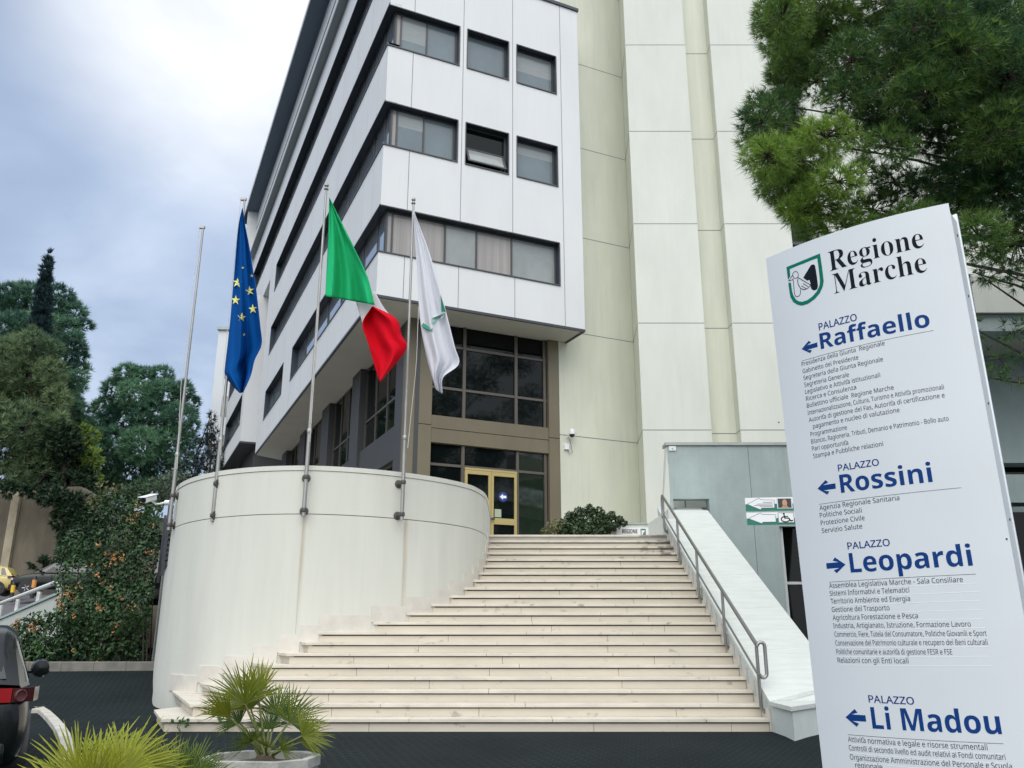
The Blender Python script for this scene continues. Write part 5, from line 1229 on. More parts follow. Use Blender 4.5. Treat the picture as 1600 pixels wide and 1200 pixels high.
for i, (px, py, Yb) in enumerate(((18.5, 931, 42.5), (51.5, 924, 39.0))):
    b = at(px, py, Yb); t = thing('bollard', ('yellow and black bollard beside the yellow car' if i == 0 else 'orange banded bollard in front of the black off road vehicle'), 'bollard', tuple(b), 'bollards along the upper road')
    mb = MB(); mb.lathe(b, UP, [(.09, -.3), (.09, .62), (.07, .66), (.02, .67)], 12); mb.build('post', M_black, t, smooth=True)
    mb = MB(); mb.lathe(b, UP, [(.096, .16), (.096, .5)], 12); mb.build('reflective_band', mat('bollard_yellow' if i == 0 else 'bollard_orange', (0.75, .45, .03) if i == 0 else (.6, .25, .06), 0.5), t, smooth=True)

# ------------------------------------------------------------------ vegetation
def tri_mesh(name, V, tone, mat_, parent, loc, nper=3, faces=None):
    """V (n, nper, 3) world points -> one mesh of n polygons with a per-polygon tone"""
    n = len(V); me = bpy.data.meshes.new(name); off_ = np.array(root_loc(parent) if parent is not None else loc)
    co = (V.reshape(-1, 3) - off_).astype(np.float32)
    me.vertices.add(n * nper); me.vertices.foreach_set('co', co.ravel())
    me.loops.add(n * nper); me.loops.foreach_set('vertex_index', np.arange(n * nper, dtype=np.int32))
    me.polygons.add(n); me.polygons.foreach_set('loop_start', np.arange(0, n * nper, nper, dtype=np.int32))
    try: me.polygons.foreach_set('loop_total', np.full(n, nper, dtype=np.int32))
    except Exception: pass
    me.update(calc_edges=True); me.validate()
    a = me.attributes.new('tone', 'FLOAT', 'FACE'); a.data.foreach_set('value', np.asarray(tone, dtype=np.float32))
    me.materials.append(mat_); o = bpy.data.objects.new(name, me); COL.objects.link(o)
    if parent is not None: o.parent = parent
    else: o.location = loc
    return o
def unit(a): return a / np.maximum(1e-9, np.linalg.norm(a, axis=-1, keepdims=True))
def rdir(n): return unit(RNG.normal(size=(n, 3)))
def needles(centers, outd, per, length, width, spread=0.9, tonebase=None):
    """brush-like tufts of thin needles: centers (n,3), outd (n,3)"""
    n = len(centers); d = unit(np.repeat(outd, per, 0) + rdir(n * per) * spread); c = np.repeat(centers, per, 0)
    L = length * RNG.uniform(.6, 1.15, (n * per, 1)); s = unit(np.cross(d, rdir(n * per))) * width / 2
    st = c + d * L * 0.02
    V = np.stack([st - s, st + s, st + d * L], 1)
    tb = RNG.uniform(0, 1, n) if tonebase is None else tonebase
    return V, np.clip(np.repeat(tb, per) + RNG.normal(0, .10, n * per), 0, 1)
def leaves(centers, normals, size, aspect=0.5):
    n = len(centers); u = unit(np.cross(normals, rdir(n))); v = np.cross(normals, u); L = size * RNG.uniform(.6, 1.25, (n, 1)); w = L * aspect
    return np.stack([centers - u * L * .5, centers + v * w * .5 + normals * L * .06, centers + u * L * .5, centers - v * w * .5 + normals * L * .06], 1)
def shell(lobes, per, inner=0.35, up=0.0):
    """points through ellipsoid lobes (c, r); returns points, outward dirs, lobe ids"""
    P = []; D = []; I = []
    for i, (c, r) in enumerate(lobes):
        n = int(per * (r[0] * r[1] * r[2]) ** (2 / 3.0)) if per > 0 else -per
        n = max(6, n); d = rdir(n); k = RNG.uniform(inner, 1, (n, 1)) ** 0.6
        P.append(np.array(c) + d * k * np.array(r)); D.append(unit(d + np.array([0, 0, up]))); I.append(np.full(n, i))
    return np.concatenate(P), np.concatenate(D), np.concatenate(I)
M_bark = mat('bark', (0.065, 0.05, 0.038), 0.95, var=0.4, scale=8, stretch=(1, 1, .3), bump=0.6, bscale=18)
def limb(mb, a, b, r0, r1, sag=0.0, seg=6, n=5):
    a, b = Vector(a), Vector(b); pts = []
    for i in range(n + 1):
        t = i / n; p = a.lerp(b, t); p.z += sag * sin(pi * t); pts.append(p + Vector((random.uniform(-1, 1), random.uniform(-1, 1), random.uniform(-1, 1))) * r0 * .5 * (0 < i < n))
    mb.tube(pts, r0, seg, r1=r1)
def lob(px, py, rx, ry, Y, depth=None):
    """lobe whose outline is seen at a pixel, at distance Y"""
    c = at(px, py, Y); s = (c - EV).length / 1330.0; return (tuple(c), (rx * s, (depth if depth else (rx + ry) / 2) * s, ry * s))

# --- foreground pine at the right
random.seed(21)
pine = thing('pine_tree', 'large dark green pine with long needles hanging in from the upper right', 'tree', (8.6, 11.6, 0))
M_pine = leaf_mat('pine_needles', (0.020, 0.078, 0.036), (0.25, 0.39, 0.055), 0.5, 0.3)
LB = []
for px, py, rx, ry in ((1222, 30, 38, 52), (1262, 75, 44, 44), (1235, 100, 32, 46), (1300, 40, 40, 30), (1330, 95, 48, 40), (1275, 128, 36, 30), (1380, 60, 55, 44), (1370, 130, 50, 40), (1222, 215, 46, 34), (1192, 190, 34, 34), (1200, 245, 38, 30),
    (1250, 250, 50, 38), (1236, 290, 48, 30), (1290, 215, 44, 32), (1215, 285, 34, 26), (1275, 320, 46, 30), (1320, 355, 50, 22), (1310, 285, 40, 26), (1340, 200, 48, 32), (1365, 330, 48, 26), (1400, 350, 40, 20), (1420, 110, 55, 48), (1450, 40, 60, 44),
    (1480, 130, 58, 44), (1520, 60, 60, 56), (1570, 120, 60, 60), (1560, 30, 60, 40), (1440, 205, 48, 30), (1390, 230, 40, 24), (1500, 215, 52, 36), (1560, 210, 55, 44), (1600, 160, 60, 60), (1450, 290, 48, 30), (1510, 300, 54, 34), (1570, 300, 56, 44), (1400, 285, 36, 20),
    (1430, 345, 40, 24), (1530, 370, 46, 34), (1590, 380, 50, 40), (1620, 260, 60, 70), (1640, 80, 70, 90), (1320, 150, 40, 24), (1545, 160, 60, 40),
    (1205, 25, 26, 30), (1215, 72, 22, 28), (1224, 128, 24, 20), (1190, 165, 26, 22), (1185, 215, 28, 30), (1205, 255, 30, 26), (1225, 165, 30, 22), (1228, 318, 24, 16), (1250, 330, 30, 20), (1268, 362, 24, 12), (1240, 60, 34, 40),
    (1290, 10, 60, 30), (1400, 0, 70, 40), (1350, 270, 30, 18), (1345, 385, 40, 14), (1260, 345, 30, 16), (1480, 20, 70, 44), (1500, 90, 60, 50), (1450, 150, 60, 40), (1400, 180, 46, 34), (1520, 260, 60, 40), (1480, 330, 50, 26)):
    LB.append(lob(px, py, rx, ry, 10.6 + random.uniform(-1.0, 1.2)))
LB += [((9.4 + random.uniform(-1.0, 2.4), 11.0 + random.uniform(-2.2, 1.6), random.uniform(6.6, 11.5)), (.8, .8, .55)) for _ in range(22)]
LW_ = [((13 + random.uniform(-3, 4), 10.2 + random.uniform(-2.5, 3), random.uniform(7, 15)), (.95, .95, .6)) for _ in range(46)]  # unseen outer lobes, added so the entrance glass reflects foliage
LS = [lob(px, py, rx, ry, 10.8) for px, py, rx, ry in ((1525, 515, 22, 14), (1560, 560, 30, 18), (1585, 520, 26, 24), (1545, 590, 22, 10), (1590, 590, 24, 10), (1545, 440, 30, 9), (1590, 448, 26, 8), (1520, 425, 20, 10), (1570, 425, 40, 12))]
nLB = len(LB); Pa, Da, Ia = shell(LB, 1600, 0.2, 0.25); Pb, Db, Ib = shell(LS, 420, 0.1, -.2); Pc, Dc, Ic = shell(LW_, 330, 0.3, .25); LB = LB + LS + LW_
P_, D_, I_ = np.concatenate([Pa, Pb, Pc]), np.concatenate([Da, Db, Dc]), np.concatenate([Ia, Ib + nLB, Ic + nLB + len(LS)])
lobe_tone = RNG.uniform(0.0, 0.36, len(LB)); 
for i, (px, py) in enumerate(()): pass
for i, (c, r) in enumerate(LB):
    x, y = c[0] / c[1], c[2]
    if c[0] < 4.6 and c[2] < 7.6: lobe_tone[i] += 0.46            # lighter, yellower tone for the boughs at the near end
    elif c[0] < 5.3: lobe_tone[i] += 0.16
V, T = needles(P_, D_, 17, 0.15, 0.0085, 0.9, np.clip(lobe_tone[I_] + RNG.normal(0, .13, len(P_)), 0, 1))
tri_mesh('needle_crown', V, T, M_pine, pine, None)
mb = MB(); limb(mb, (8.6, 11.6, -.2), (8.9, 11.7, 6.0), .34, .26, 0, 12, 6); limb(mb, (8.9, 11.7, 6.0), (9.2, 11.5, 10.5), .26, .08, 0, 10, 6); trk = mb.build('trunk', M_bark, pine, smooth=True)
mb = MB()
for (c, r) in LB:
    if random.random() < .40:
        h = min(9.5, max(3.6, c[2] - random.uniform(-.3, .9))); limb(mb, (8.8, 11.65, h), c, .035, .010, random.uniform(-.15, .25), 5, 7)
for k in range(0, len(P_), 7):
    c = LB[I_[k]][0]; limb(mb, c, P_[k], .009, .004, 0.02, 3, 2)
mb.build('branches', M_bark, pine)

# --- trees on the hillside
def far_tree(name, label, base, trunk_top, lobes, dark, light, tuft, width, per, count, group=None, trans=.15, up=.3, tone=(.1, .7), r=.28, spread=.9):
    t = thing(name, label, 'tree', base, group); P_, D_, I_ = shell(lobes, per, .45, up)
    lt = RNG.uniform(*tone, len(lobes)); V, T = needles(P_, D_, count, tuft, width, spread, np.clip(lt[I_] + RNG.normal(0, .12, len(P_)), 0, 1))
    tri_mesh('crown', V, T, leaf_mat(name + '_' + str(int(base[0] * 10)), dark, light, .6, trans), t, None)
    mb = MB(); limb(mb, Vector(base) - UP * .5, trunk_top, r, r * .35, 0, 9, 6)
    for c, rr in lobes:
        if c[1] < base[1] - 2.5: continue
        h = Vector(base).lerp(Vector(trunk_top), random.uniform(.45, 1)); limb(mb, h, c, r * .28, .03, .2, 5, 4)
    mb.build('trunk', M_bark, t, smooth=True); return t
def lobes_px(L, Y, dy=1.5): return [lob(px, py, rx, ry, Y + random.uniform(-dy, dy)) for px, py, rx, ry in L]
random.seed(5)
Yb = 62
far_tree('pine_tree', 'tall broad pine behind the cypress spire at the far left', tuple(at(50, 800, Yb)), tuple(at(55, 480, Yb)), lobes_px(((15, 468, 26, 24), (48, 470, 26, 26), (90, 468, 22, 20), (112, 490, 20, 16), (100, 515, 24, 18), (126, 508, 20, 5), (118, 528, 16, 5), (112, 545, 20, 10), (122, 575, 20, 6), (116, 556, 18, 6), (116, 600, 18, 10), (120, 588, 14, 5), (124, 640, 14, 5), (108, 632, 20, 16), (115, 658, 16, 10), (60, 520, 34, 30), (20, 520, 30, 30), (80, 560, 34, 30), (85, 610, 34, 28), (95, 660, 34, 26), (100, 700, 36, 26), (75, 740, 44, 30), (-20, 500, 40, 40), (-20, 580, 40, 50), (110, 745, 26, 24), (30, 600, 40, 50), (130, 700, 16, 18), (128, 660, 16, 8)), Yb), (0.022, 0.078, 0.074), (0.20, 0.36, 0.21), .52, .065, 130, 17, 'trees on the slope behind the retaining wall', .2, .8, (.1, .85))
Yc = 58
cyp = [(52 + (1 - k) * 24 - 2 * (1 - k), 400 + k * 140, 3 + 13 * k ** .8, 11) for k in [i / 13 for i in range(14)]]
cyp = [(76 - 17 * (i / 13) ** .8, 402 + 140 * i / 13, 2 + 13 * (i / 13) ** .75, 11) for i in range(14)]
far_tree('cypress_tree', 'narrow dark cypress with a leaning pointed tip', tuple(at(60, 800, Yc)), tuple(at(74, 415, Yc)), lobes_px(cyp + [(58, 560, 18, 24), (58, 600, 20, 30), (58, 650, 20, 36)], Yc, .2), (0.015, 0.040, 0.045), (0.045, 0.09, 0.085), .42, .08, 190, 16, 'trees on the slope behind the retaining wall', .1, 1.2, (.1, .6), .2, .6)
Yd = 56.4
far_tree('feathery_tree', 'grey green feathery conifer nearest the left edge above the retaining wall', tuple(at(45, 790, Yd)), tuple(at(50, 560, Yd)), lobes_px(((50, 530, 12, 14), (30, 550, 22, 22), (62, 555, 24, 24), (80, 545, 14, 14), (10, 560, 24, 28), (45, 590, 34, 30), (82, 585, 16, 20), (12, 620, 30, 30), (65, 630, 32, 30), (90, 620, 14, 16), (40, 670, 40, 36), (80, 680, 24, 30), (10, 700, 36, 34), (55, 725, 40, 30), (20, 752, 36, 26), (-25, 640, 40, 60), (88, 655, 12, 14)), Yd), (0.034, 0.088, 0.054), (0.26, 0.345, 0.16), .55, .06, 95, 18, 'trees on the slope behind the retaining wall', .2, .8, (.2, .85))
Ye = 57
far_tree('ivy_clad_tree', 'dark ivy clad tree above the right end of the retaining wall', tuple(at(100, 830, Ye)), tuple(at(105, 690, Ye)), lobes_px(((100, 690, 24, 26), (118, 720, 22, 24), (92, 735, 26, 26), (112, 762, 26, 24), (80, 770, 18, 20), (130, 755, 18, 22), (130, 785, 22, 16), (100, 790, 26, 16), (60, 768, 22, 14), (20, 772, 28, 12), (42, 778, 24, 10), (78, 792, 14, 14), (90, 812, 12, 14), (-8, 765, 30, 14)), Ye, 1) + lobes_px(((104, 812, 16, 26), (122, 800, 22, 24), (140, 822, 20, 26), (108, 848, 14, 16), (128, 850, 16, 18), (150, 800, 16, 24), (150, 850, 14, 20), (70, 773, 22, 10), (44, 768, 18, 8), (90, 786, 14, 16), (12, 765, 24, 9), (85, 772, 18, 12), (112, 785, 18, 16), (70, 882, 20, 8)), 53.0, .3), (0.012, 0.030, 0.016), (0.045, 0.085, 0.035), .38, .14, 95, 12, 'trees on the slope behind the retaining wall', .1, .1, (.1, .6))
far_tree('leafy_tree', 'small bright yellow green leafy tree between the two dark pines', tuple(at(135, 800, 58)), tuple(at(133, 690, 58)), lobes_px(((128, 672, 14, 10), (140, 682, 12, 12), (132, 700, 16, 14), (142, 715, 14, 14), (125, 715, 12, 12), (138, 745, 16, 20)), 58, .6), (0.07, 0.14, 0.03), (0.30, 0.40, 0.09), .34, .16, 120, 10, 'trees on the slope behind the retaining wall', .35, .2, (.3, 1), .12)
Yf = 66
far_tree('pine_tree', 'rounded mid green pine standing alone right of the tall pines', tuple(at(230, 815, Yf)), tuple(at(235, 620, Yf)), lobes_px(((200, 585, 18, 14), (222, 592, 20, 16), (252, 588, 18, 14), (182, 608, 18, 16), (215, 622, 30, 24), (255, 618, 28, 22), (285, 610, 16, 14), (298, 632, 12, 14), (165, 640, 20, 16), (192, 655, 30, 26), (238, 655, 34, 26), (280, 650, 24, 20), (300, 665, 10, 10), (155, 670, 18, 18), (175, 695, 30, 26), (222, 700, 34, 28), (265, 690, 28, 24), (292, 690, 14, 12), (160, 725, 26, 24), (205, 740, 34, 26), (250, 735, 30, 26), (285, 720, 16, 14), (180, 765, 34, 18), (235, 770, 34, 18), (150, 755, 20, 18), (272, 762, 22, 18), (148, 700, 16, 18)), Yf), (0.022, 0.078, 0.070), (0.19, 0.36, 0.20), .52, .065, 125, 17, 'trees on the slope behind the retaining wall', .2, .8, (.1, .85))
Yg = 50
ced = [(330, 655 + 0, 4, 10), (330, 672, 9, 8), (322, 685, 14, 6), (338, 690, 16, 6), (312, 700, 16, 6), (340, 706, 18, 7), (303, 718, 18, 7), (330, 722, 20, 8), (352, 722, 14, 7), (296, 734, 18, 7), (322, 742, 24, 9), (350, 742, 18, 8), (305, 756, 24, 10), (340, 760, 26, 10)]
far_tree('cedar_tree', 'small blue grey cedar with level branches behind the curved wall', tuple(at(328, 800, Yg)), tuple(at(330, 640, Yg)), lobes_px(ced, Yg, .5), (0.012, 0.03, 0.034), (0.045, 0.08, 0.078), .36, .045, 170, 13, 'trees on the slope behind the retaining wall', .1, .1, (.1, .7), .06)
# low shrubs on the slope, each one a bush
for i, (px, py, rx, ry, Y, lab, d, l) in enumerate(((160, 782, 34, 22, 50, 'dull olive bush at the foot of the lone pine', (.03, .045, .015), (.13, .14, .05)), (205, 775, 32, 20, 51, 'dark green bush in the middle of the slope above the hedge', (.015, .035, .015), (.05, .09, .03)), (250, 770, 26, 22, 49, 'grey green bush just left of the security camera', (.03, .05, .03), (.10, .13, .07)), (278, 748, 22, 24, 48, 'pale sage bush showing left of the curved wall top', (.04, .06, .04), (.13, .16, .11)))):
    t = thing('bush', lab, 'bush', tuple(at(px, py + ry, Y)), 'bushes on the slope'); c, r = lob(px, py, rx, ry, Y)
    L_ = [(tuple(np.array(c) + RNG.uniform(-.7, .7, 3) * np.array(r)), tuple(np.array(r) * RNG.uniform(.4, .65))) for _ in range(9)]
    P_, D_, I_ = shell(L_, 130, .4, .2); V = leaves(P_, unit(D_ + rdir(len(P_)) * .8), .26, .5)
    tri_mesh('foliage', V, RNG.uniform(0, 1, len(V)), leaf_mat('bush_leaf_' + str(i), d, l, .6, .2), t, None, 4)
    mb = MB(); 
    for k in range(6): limb(mb, Vector(t.location) - UP * .3, L_[k][0], .05, .02, 0, 5, 3)
    mb.build('stems', M_bark, t)

# --- flowering hedge
random.seed(9)
hed = thing('flowering_hedge', 'dense dark green hedge dotted with orange trumpet flowers beside the curved wall', 'hedge', (-9.5, 20.4, .6), None)
HL = []
for px, py, rx, ry, Y in ((225, 800, 30, 28, 21.2), (195, 800, 34, 24, 21.4), (165, 815, 30, 24, 21.6), (215, 840, 36, 34, 21), (175, 855, 40, 34, 21), (130, 855, 34, 30, 21.6), (108, 870, 24, 18, 21.8), (225, 890, 36, 40, 20.6), (180, 900, 44, 36, 20.7), (130, 905, 40, 34, 21), (235, 940, 34, 40, 20.4), (190, 950, 44, 40, 20.5), (140, 950, 44, 36, 20.7), (112, 956, 24, 26, 20.8), (66, 966, 20, 10, 20.8), (40, 974, 14, 8, 20.8), (228, 995, 30, 40, 20.3), (185, 1000, 44, 40, 20.3), (140, 1000, 44, 36, 20.4), (95, 1003, 42, 34, 20.4), (60, 1000, 38, 28, 20.5), (35, 992, 24, 16, 20.6), (240, 850, 16, 30, 20.9), (205, 775, 22, 14, 21.4), (178, 785, 20, 14, 21.6), (228, 1022, 26, 20, 20.2), (60, 1020, 40, 20, 20.2), (20, 1015, 36, 26, 20.4), (-20, 1020, 40, 30, 20.6)):
    HL.append(lob(px, py, rx, ry, Y + random.uniform(-.3, .3) + (.5 if py > 985 else -.25 if 780 < py < 965 else 0)))
P_, D_, I_ = shell(HL, 2300, .55, .25)
ok = P_[:, 0] < (-6.9 - 0.42 * (P_[:, 1] - 17.3)) - .15
P_, D_, I_ = P_[ok], D_[ok], I_[ok]
lt = RNG.uniform(0, .5, len(HL))
V = leaves(P_, unit(D_ + rdir(len(P_)) * .75), .105, .5)
tri_mesh('foliage', V, np.clip(lt[I_] + RNG.gamma(1.2, .16, len(V)), 0, 1), leaf_mat('hedge_leaf', (0.007, 0.023, 0.012), (0.055, 0.12, 0.038), .55, .08), hed, None, 4)
mb = MB()
for c, r in HL:
    for k in range(2): limb(mb, (c[0] + random.uniform(-.2, .2), c[1] + .3, gz(c[0], c[1]) - .1), Vector(c) + Vector((random.uniform(-.15, .15), random.uniform(0, .2), random.uniform(-.3, .05))), .02, .008, 0, 5, 4)
mb.build('stems', M_bark, hed)
fl = []
for px, py, n, sp in ((178, 873, 26, 11), (190, 870, 10, 8), (105, 930, 18, 12), (112, 925, 10, 10), (95, 945, 20, 14), (152, 895, 8, 10), (150, 945, 10, 8), (155, 852, 8, 5), (25, 975, 14, 9), (50, 982, 14, 8), (35, 965, 8, 8), (205, 952, 8, 8), (215, 800, 10, 8), (232, 862, 8, 7), (168, 865, 8, 8), (115, 957, 5, 6), (160, 955, 5, 6), (180, 973, 5, 6), (120, 918, 8, 8), (172, 915, 8, 10), (240, 820, 4, 5), (115, 1016, 4, 3), (145, 1032, 4, 3), (212, 760 + 28, 5, 4), (60, 975, 10, 10), (205, 812, 8, 5), (190, 935, 5, 5), (180, 990, 5, 6)):
    for k in range(max(2, int(n * .55))):
        x, y = px + RNG.normal(0, sp * .6), py + RNG.normal(0, sp * .5); r = ray(x, y)
        best = None
        for c, rr in HL:                                  # first lobe surface met by the sight line
            o = (EV - Vector(c)); q = Vector((r.x / rr[0], r.y / rr[1], r.z / rr[2])); o = Vector((o.x / rr[0], o.y / rr[1], o.z / rr[2])); A = q.dot(q); B_2 = q.dot(o); C_ = o.dot(o) - 1.0; dsc = B_2 * B_2 - A * C_
            if dsc > 0:
                tt = (-B_2 - sqrt(dsc)) / A
                if best is None or tt < best: best = tt
        if best: fl.append(r * best + EV - r.normalized() * .03)
fl = np.array(fl); n = len(fl); Vf = []
for k in range(3): Vf.append(leaves(fl + RNG.normal(0, .025, fl.shape), unit(rdir(n) + np.array([0, -1, .3])), .05, .7))
Vf = np.concatenate(Vf)
bl = tri_mesh('blossom', Vf, RNG.uniform(0, 1, len(Vf)), leaf_mat('trumpet_flower', (0.45, 0.13, 0.06), (0.60, 0.36, 0.13), .6, .3), hed, None, 4); bl['kind'] = 'stuff'

# --- shrubs at the head of the steps
def shrub(name, label, Y, L, dark, light, size, per, asp=.42):
    lobes = [lob(px, py, rx, ry, Y + random.uniform(-.12, .12)) for px, py, rx, ry in L]; t = thing(name, label, 'shrub', (sum(l[0][0] for l in lobes) / len(lobes), Y, PLAZA))
    P_, D_, I_ = shell(lobes, per, .5, .6); V = leaves(P_, unit(D_ + rdir(len(P_)) * .6), size, asp)
    tri_mesh('foliage', V, RNG.uniform(0, 1, len(V)), leaf_mat(name + '_leaf', dark, light, .45, .15), t, None, 4)
    mb = MB()
    for c, r in lobes: limb(mb, t.location, c, .02, .008, 0, 5, 3)
    mb.build('stems', M_bark, t)
shrub('dark_shrub', 'round dark green shrub with upright sprigs beside the small white plaque', 20.2, ((918, 815, 34, 20), (895, 820, 22, 16), (945, 818, 26, 16), (905, 802, 10, 10), (922, 797, 9, 10), (938, 800, 8, 9), (955, 806, 8, 8), (968, 812, 8, 6), (890, 806, 8, 7), (975, 818, 6, 5), (915, 830, 40, 10), (938, 830, 14, 10), (878, 826, 10, 12)), (0.012, 0.028, 0.012), (0.055, 0.095, 0.035), .10, 7000)
shrub('variegated_shrub', 'small pale variegated shrub left of the dark round one', 20.05, ((868, 822, 14, 11), (858, 827, 10, 8), (880, 824, 10, 12), (850, 830, 6, 6)), (0.06, 0.075, 0.03), (0.24, 0.25, 0.12), .075, 6500)

# --- fan palms
def fan_palm(name, label, base, fronds, planter=True, blade=.34, tone=(0.2, .9), dark=(.03, .075, .012), light=(.30, .32, .03), lean=0.0):
    """fronds: list of (tip vector of petiole end, facing normal, fan radius, tone)"""
    t = thing(name, label, 'palm', base); base = Vector(base)
    Q = []; TT = []; mbp = MB()
    for end, fw, rad, tn, span in fronds:
        end = base + Vector(end); fw = Vector(fw).normalized(); d0 = (end - base).normalized()
        mid = base.lerp(end, .5) + UP * .05 * (end - base).length
        mbp.tube([base + Vector((random.uniform(-.03, .03), random.uniform(-.03, .03), 0)), mid, end], .011, 5, r1=.007)
        n_b = random.randint(34, 40); up_ = d0; side = up_.cross(fw).normalized(); fw2 = side.cross(up_).normalized()
        for k in range(n_b):
            a = radians(-span + 2 * span * k / (n_b - 1)) + random.uniform(-.03, .03); dd = (up_ * cos(a) + side * sin(a)).normalized(); L = rad * random.uniform(.95, 1.3) * (1 - .25 * abs(a) / pi)
            w = rad * .019; droop = random.uniform(.02, .22); rise = .12 * cos(2 * a)
            ws = dd.cross(fw2).normalized() * w
            p0 = end; p1 = end + dd * L * .45 + fw2 * rad * .04; p2 = end + dd * L * .8 + fw2 * rad * .02 - UP * droop * L * .5; p3 = end + dd * L - UP * droop * L
            fo = fw2 * w * .5
            for A_, B_x, wa, wb in ((p0, p1, .25, 1), (p1, p2, 1, .7), (p2, p3, .7, .12)):
                Q.append([A_, A_ + ws * wa + fo * wa, B_x + ws * wb + fo * wb, B_x]); Q.append([A_, B_x, B_x - ws * wb + fo * wb, A_ - ws * wa + fo * wa])
                tv = min(1, max(0, tn + random.gauss(0, .10) + (.12 if A_ is p2 else 0))); TT += [tv, tv]
    V = np.array([[tuple(p) for p in q] for q in Q]); tri_mesh('fronds', V, TT, leaf_mat(name + '_leaf', dark, light, .4, .3), t, None, 4)
    mbp.build('petioles', mat('petiole_green', (.10, .12, .03), .6), t)
    mb = MB(); mb.lathe(base - UP * .12, UP, [(.10, 0), (.09, .08), (.06, .14), (.02, .16)], 10); mb.build('stem', mat('palm_fibre', (.06, .045, .03), .95), t); return t
def planter(label, c, rx, ry, h, yaw):
    t = thing('planter', label, 'planter', (c[0], c[1], c[2] - h), 'concrete planters with palms')
    R_ = lambda x, y: (c[0] + x * cos(yaw) - y * sin(yaw), c[1] + x * sin(yaw) + y * cos(yaw))
    oct_ = [(-rx, -ry * .45), (-rx * .6, -ry), (rx * .6, -ry), (rx, -ry * .45), (rx, ry * .45), (rx * .6, ry), (-rx * .6, ry), (-rx, ry * .45)]
    mb = MB(); n = 8; lev = [(.86, -h), (.97, -.07), (1.0, -.07), (1.0, 0), (.86, 0), (.84, -.12)]
    for s_, z in lev: mb.v += [(*R_(x * s_, y * s_), c[2] + z) for x, y in oct_]
    for i in range(len(lev) - 1):
        for k in range(n): mb.f.append((i * n + k, i * n + (k + 1) % n, (i + 1) * n + (k + 1) % n, (i + 1) * n + k)); mb.mi.append(0)
    mb.build('trough', mat('planter_concrete', (.40, .40, .37), .9, var=.4, scale=6, bump=.4, bscale=25), t, bevel=.006)
    mb = MB(); mb.add([(*R_(x * .845, y * .845), c[2] - .05 + random.uniform(-.02, .02)) for x, y in oct_] + [(c[0], c[1], c[2] - .01)], [(k, (k + 1) % 8, 8) for k in range(8)]); mb.build('soil', mat('planter_soil', (.07, .055, .035), .95, var=.5, scale=20, bump=.8, bscale=60), t)
    return t
random.seed(13)
Yp = 6.5; pc_ = at(409, 1181, Yp)
planter('weathered concrete planter holding the small palm in front of the steps', (pc_.x, pc_.y, pc_.z), .385, .30, .5, radians(-6))
def fr(px, py, Y, base, face, rad, tn, span):  # frond whose fan hub sits at a pixel
    e_ = at(px, py, Y) - Vector(base); return (tuple(e_), face, rad, tn, span)
bs = (pc_.x + .02, pc_.y + .02, pc_.z - .02)
FR = [fr(383, 1100, Yp - .05, bs, (-.2, -1, .35), .30, .42, 88), fr(392, 1108, Yp + .05, bs, (.1, -1, .5), .26, .55, 70), fr(452, 1128, Yp + .08, bs, (.3, -1, .2), .25, .22, 95), fr(432, 1118, Yp + .16, bs, (.1, -1, .3), .24, .15, 80), fr(472, 1150, Yp, bs, (.6, -.8, .4), .20, .5, 75),
      fr(392, 1160, Yp - .12, bs, (-.1, -1, .3), .16, .22, 90), fr(416, 1166, Yp - .15, bs, (.2, -1, .4), .13, .5, 70), fr(360, 1122, Yp - .1, bs, (-.6, -.7, .3), .24, .72, 45), fr(404, 1090, Yp, bs, (.3, -.8, .6), .24, .70, 40), fr(440, 1172, Yp - .05, bs, (.4, -1, .2), .12, .3, 80), fr(470, 1160, Yp + .05, bs, (.7, -.6, .2), .15, .6, 60), fr(375, 1130, Yp + .1, bs, (-.4, -.8, .3), .2, .2, 70), fr(420, 1140, Yp + .1, bs, (0, -1, .3), .2, .1, 80)]
fan_palm('fan_palm', 'small fan palm with yellowing frond tips in a planter before the steps', bs, FR)
Yq = 4.7; b2 = at(158, 1262, Yq); bs2 = (b2.x, b2.y, b2.z)
F2 = []
for px, py, face, rad, tn, span in ((150, 1215, (0, -1, .5), .36, .72, 75), (190, 1212, (.3, -1, .5), .32, .75, 70), (108, 1228, (-.3, -1, .5), .33, .8, 70), (220, 1228, (.5, -.8, .5), .30, .66, 70), (75, 1250, (-.6, -.8, .5), .27, .9, 65), (170, 1235, (0, -1, .7), .28, .85, 85), (130, 1240, (0, -1, .8), .28, .88, 85), (200, 1250, (.3, -.8, .7), .26, .8, 80)):
    F2.append(fr(158 + (px - 150) * .8, 1219 + (py - 1225) * .85, Yq + random.uniform(-.12, .15), bs2, face, rad * .86, tn, span))
planter('concrete planter below the bright yellow green palm at the lower left', (b2.x, b2.y, b2.z + .03), .36, .30, .5, radians(8))
fan_palm('fan_palm', 'bright yellow green fan palm at the lower left edge of the picture', bs2, F2, dark=(.045, .11, .016), light=(.34, .42, .055))
Yr = 5.3; b3 = at(290, 1245, Yr); bs3 = (b3.x, b3.y, b3.z); F3 = []
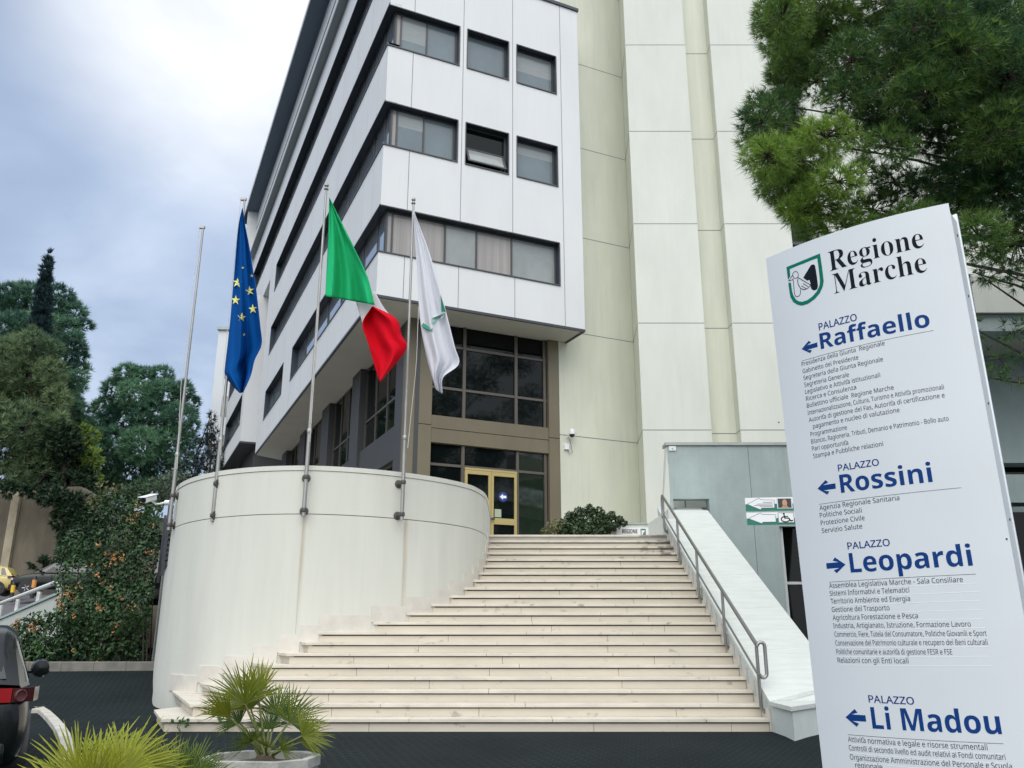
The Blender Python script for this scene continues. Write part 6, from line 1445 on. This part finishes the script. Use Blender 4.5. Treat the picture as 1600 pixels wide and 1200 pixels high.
for px, py, face, rad, tn, span in ((275, 1215, (-.2, -1, .3), .22, .25, 70), (300, 1210, (.2, -1, .2), .20, .15, 75), (255, 1225, (-.4, -1, .3), .2, .45, 70), (318, 1225, (.4, -1, .2), .18, .3, 70)): F3.append(fr(px, py, Yr + random.uniform(-.08, .1), bs3, face, rad, tn, span))
planter('concrete planter below the dark low palm between the two brighter ones', (b3.x, b3.y, b3.z + .03), .30, .26, .45, radians(-4))
fan_palm('fan_palm', 'low dark green palm tuft between the bright palm and the planter palm', bs3, F3, dark=(.025, .05, .02), light=(.14, .17, .06))
# weeds growing at the foot of the bottom riser
for i, (px, py) in enumerate(((282, 1140), (354, 1138))):
    c = at(px, py + 5, 12.0); c.z = max(c.z, 0.0); t = thing('weed', ('tiny green weed growing at the left foot of the bottom step' if i == 0 else 'tiny green weed at the bottom step partly behind the planter palm'), 'weed', (c.x, 12.0, 0.0), 'weeds at the bottom step')
    mb = MB()
    for k in range(3): mb.tube([(c.x, 12.0, 0), (c.x + random.uniform(-.06, .06), 11.98, .06), (c.x + random.uniform(-.12, .12), 11.96, .12 + random.uniform(0, .06))], .004, 4)
    mb.build('stems', mat('weed_stem', (.05, .10, .02), .6), t); pp = np.array([(c.x + random.uniform(-.13, .13), 11.95, .07 + random.uniform(0, .12)) for _ in range(14)])
    tri_mesh('leaf_tuft', leaves(pp, unit(rdir(14) + np.array([0, -1.5, .5])), .07, .6), RNG.uniform(0, 1, 14), leaf_mat('weed_leaf', (.03, .07, .02), (.07, .14, .04), .6, .2), t, None, 4)

# --- distant block behind the flagpoles
db = thing('distant_block', 'pale grey distant building edge seen between the flagpoles and the office block', 'building', (-25, 70, 5))
a = at(342, 516, 70); b_ = at(353, 516, 70); mb = MB(); mb.box(a.x, b_.x + 3, 70, 82, 3, a.z); mb.build('wall', mat('distant_wall', (0.58, 0.60, 0.63), .8), db)
mb = MB(); 
for i in range(5): mb.box(a.x + .9, b_.x + 2.6, 69.95, 69.99, a.z - 4.4 - 3.4 * i, a.z - 2.6 - 3.4 * i)
mb.build('window', M_blind, db)
mb = MB(); mb.box(a.x - .1, b_.x + 3.1, 69.8, 82.1, a.z + .01, a.z + .25); mb.build('roof', M_concrete, db)
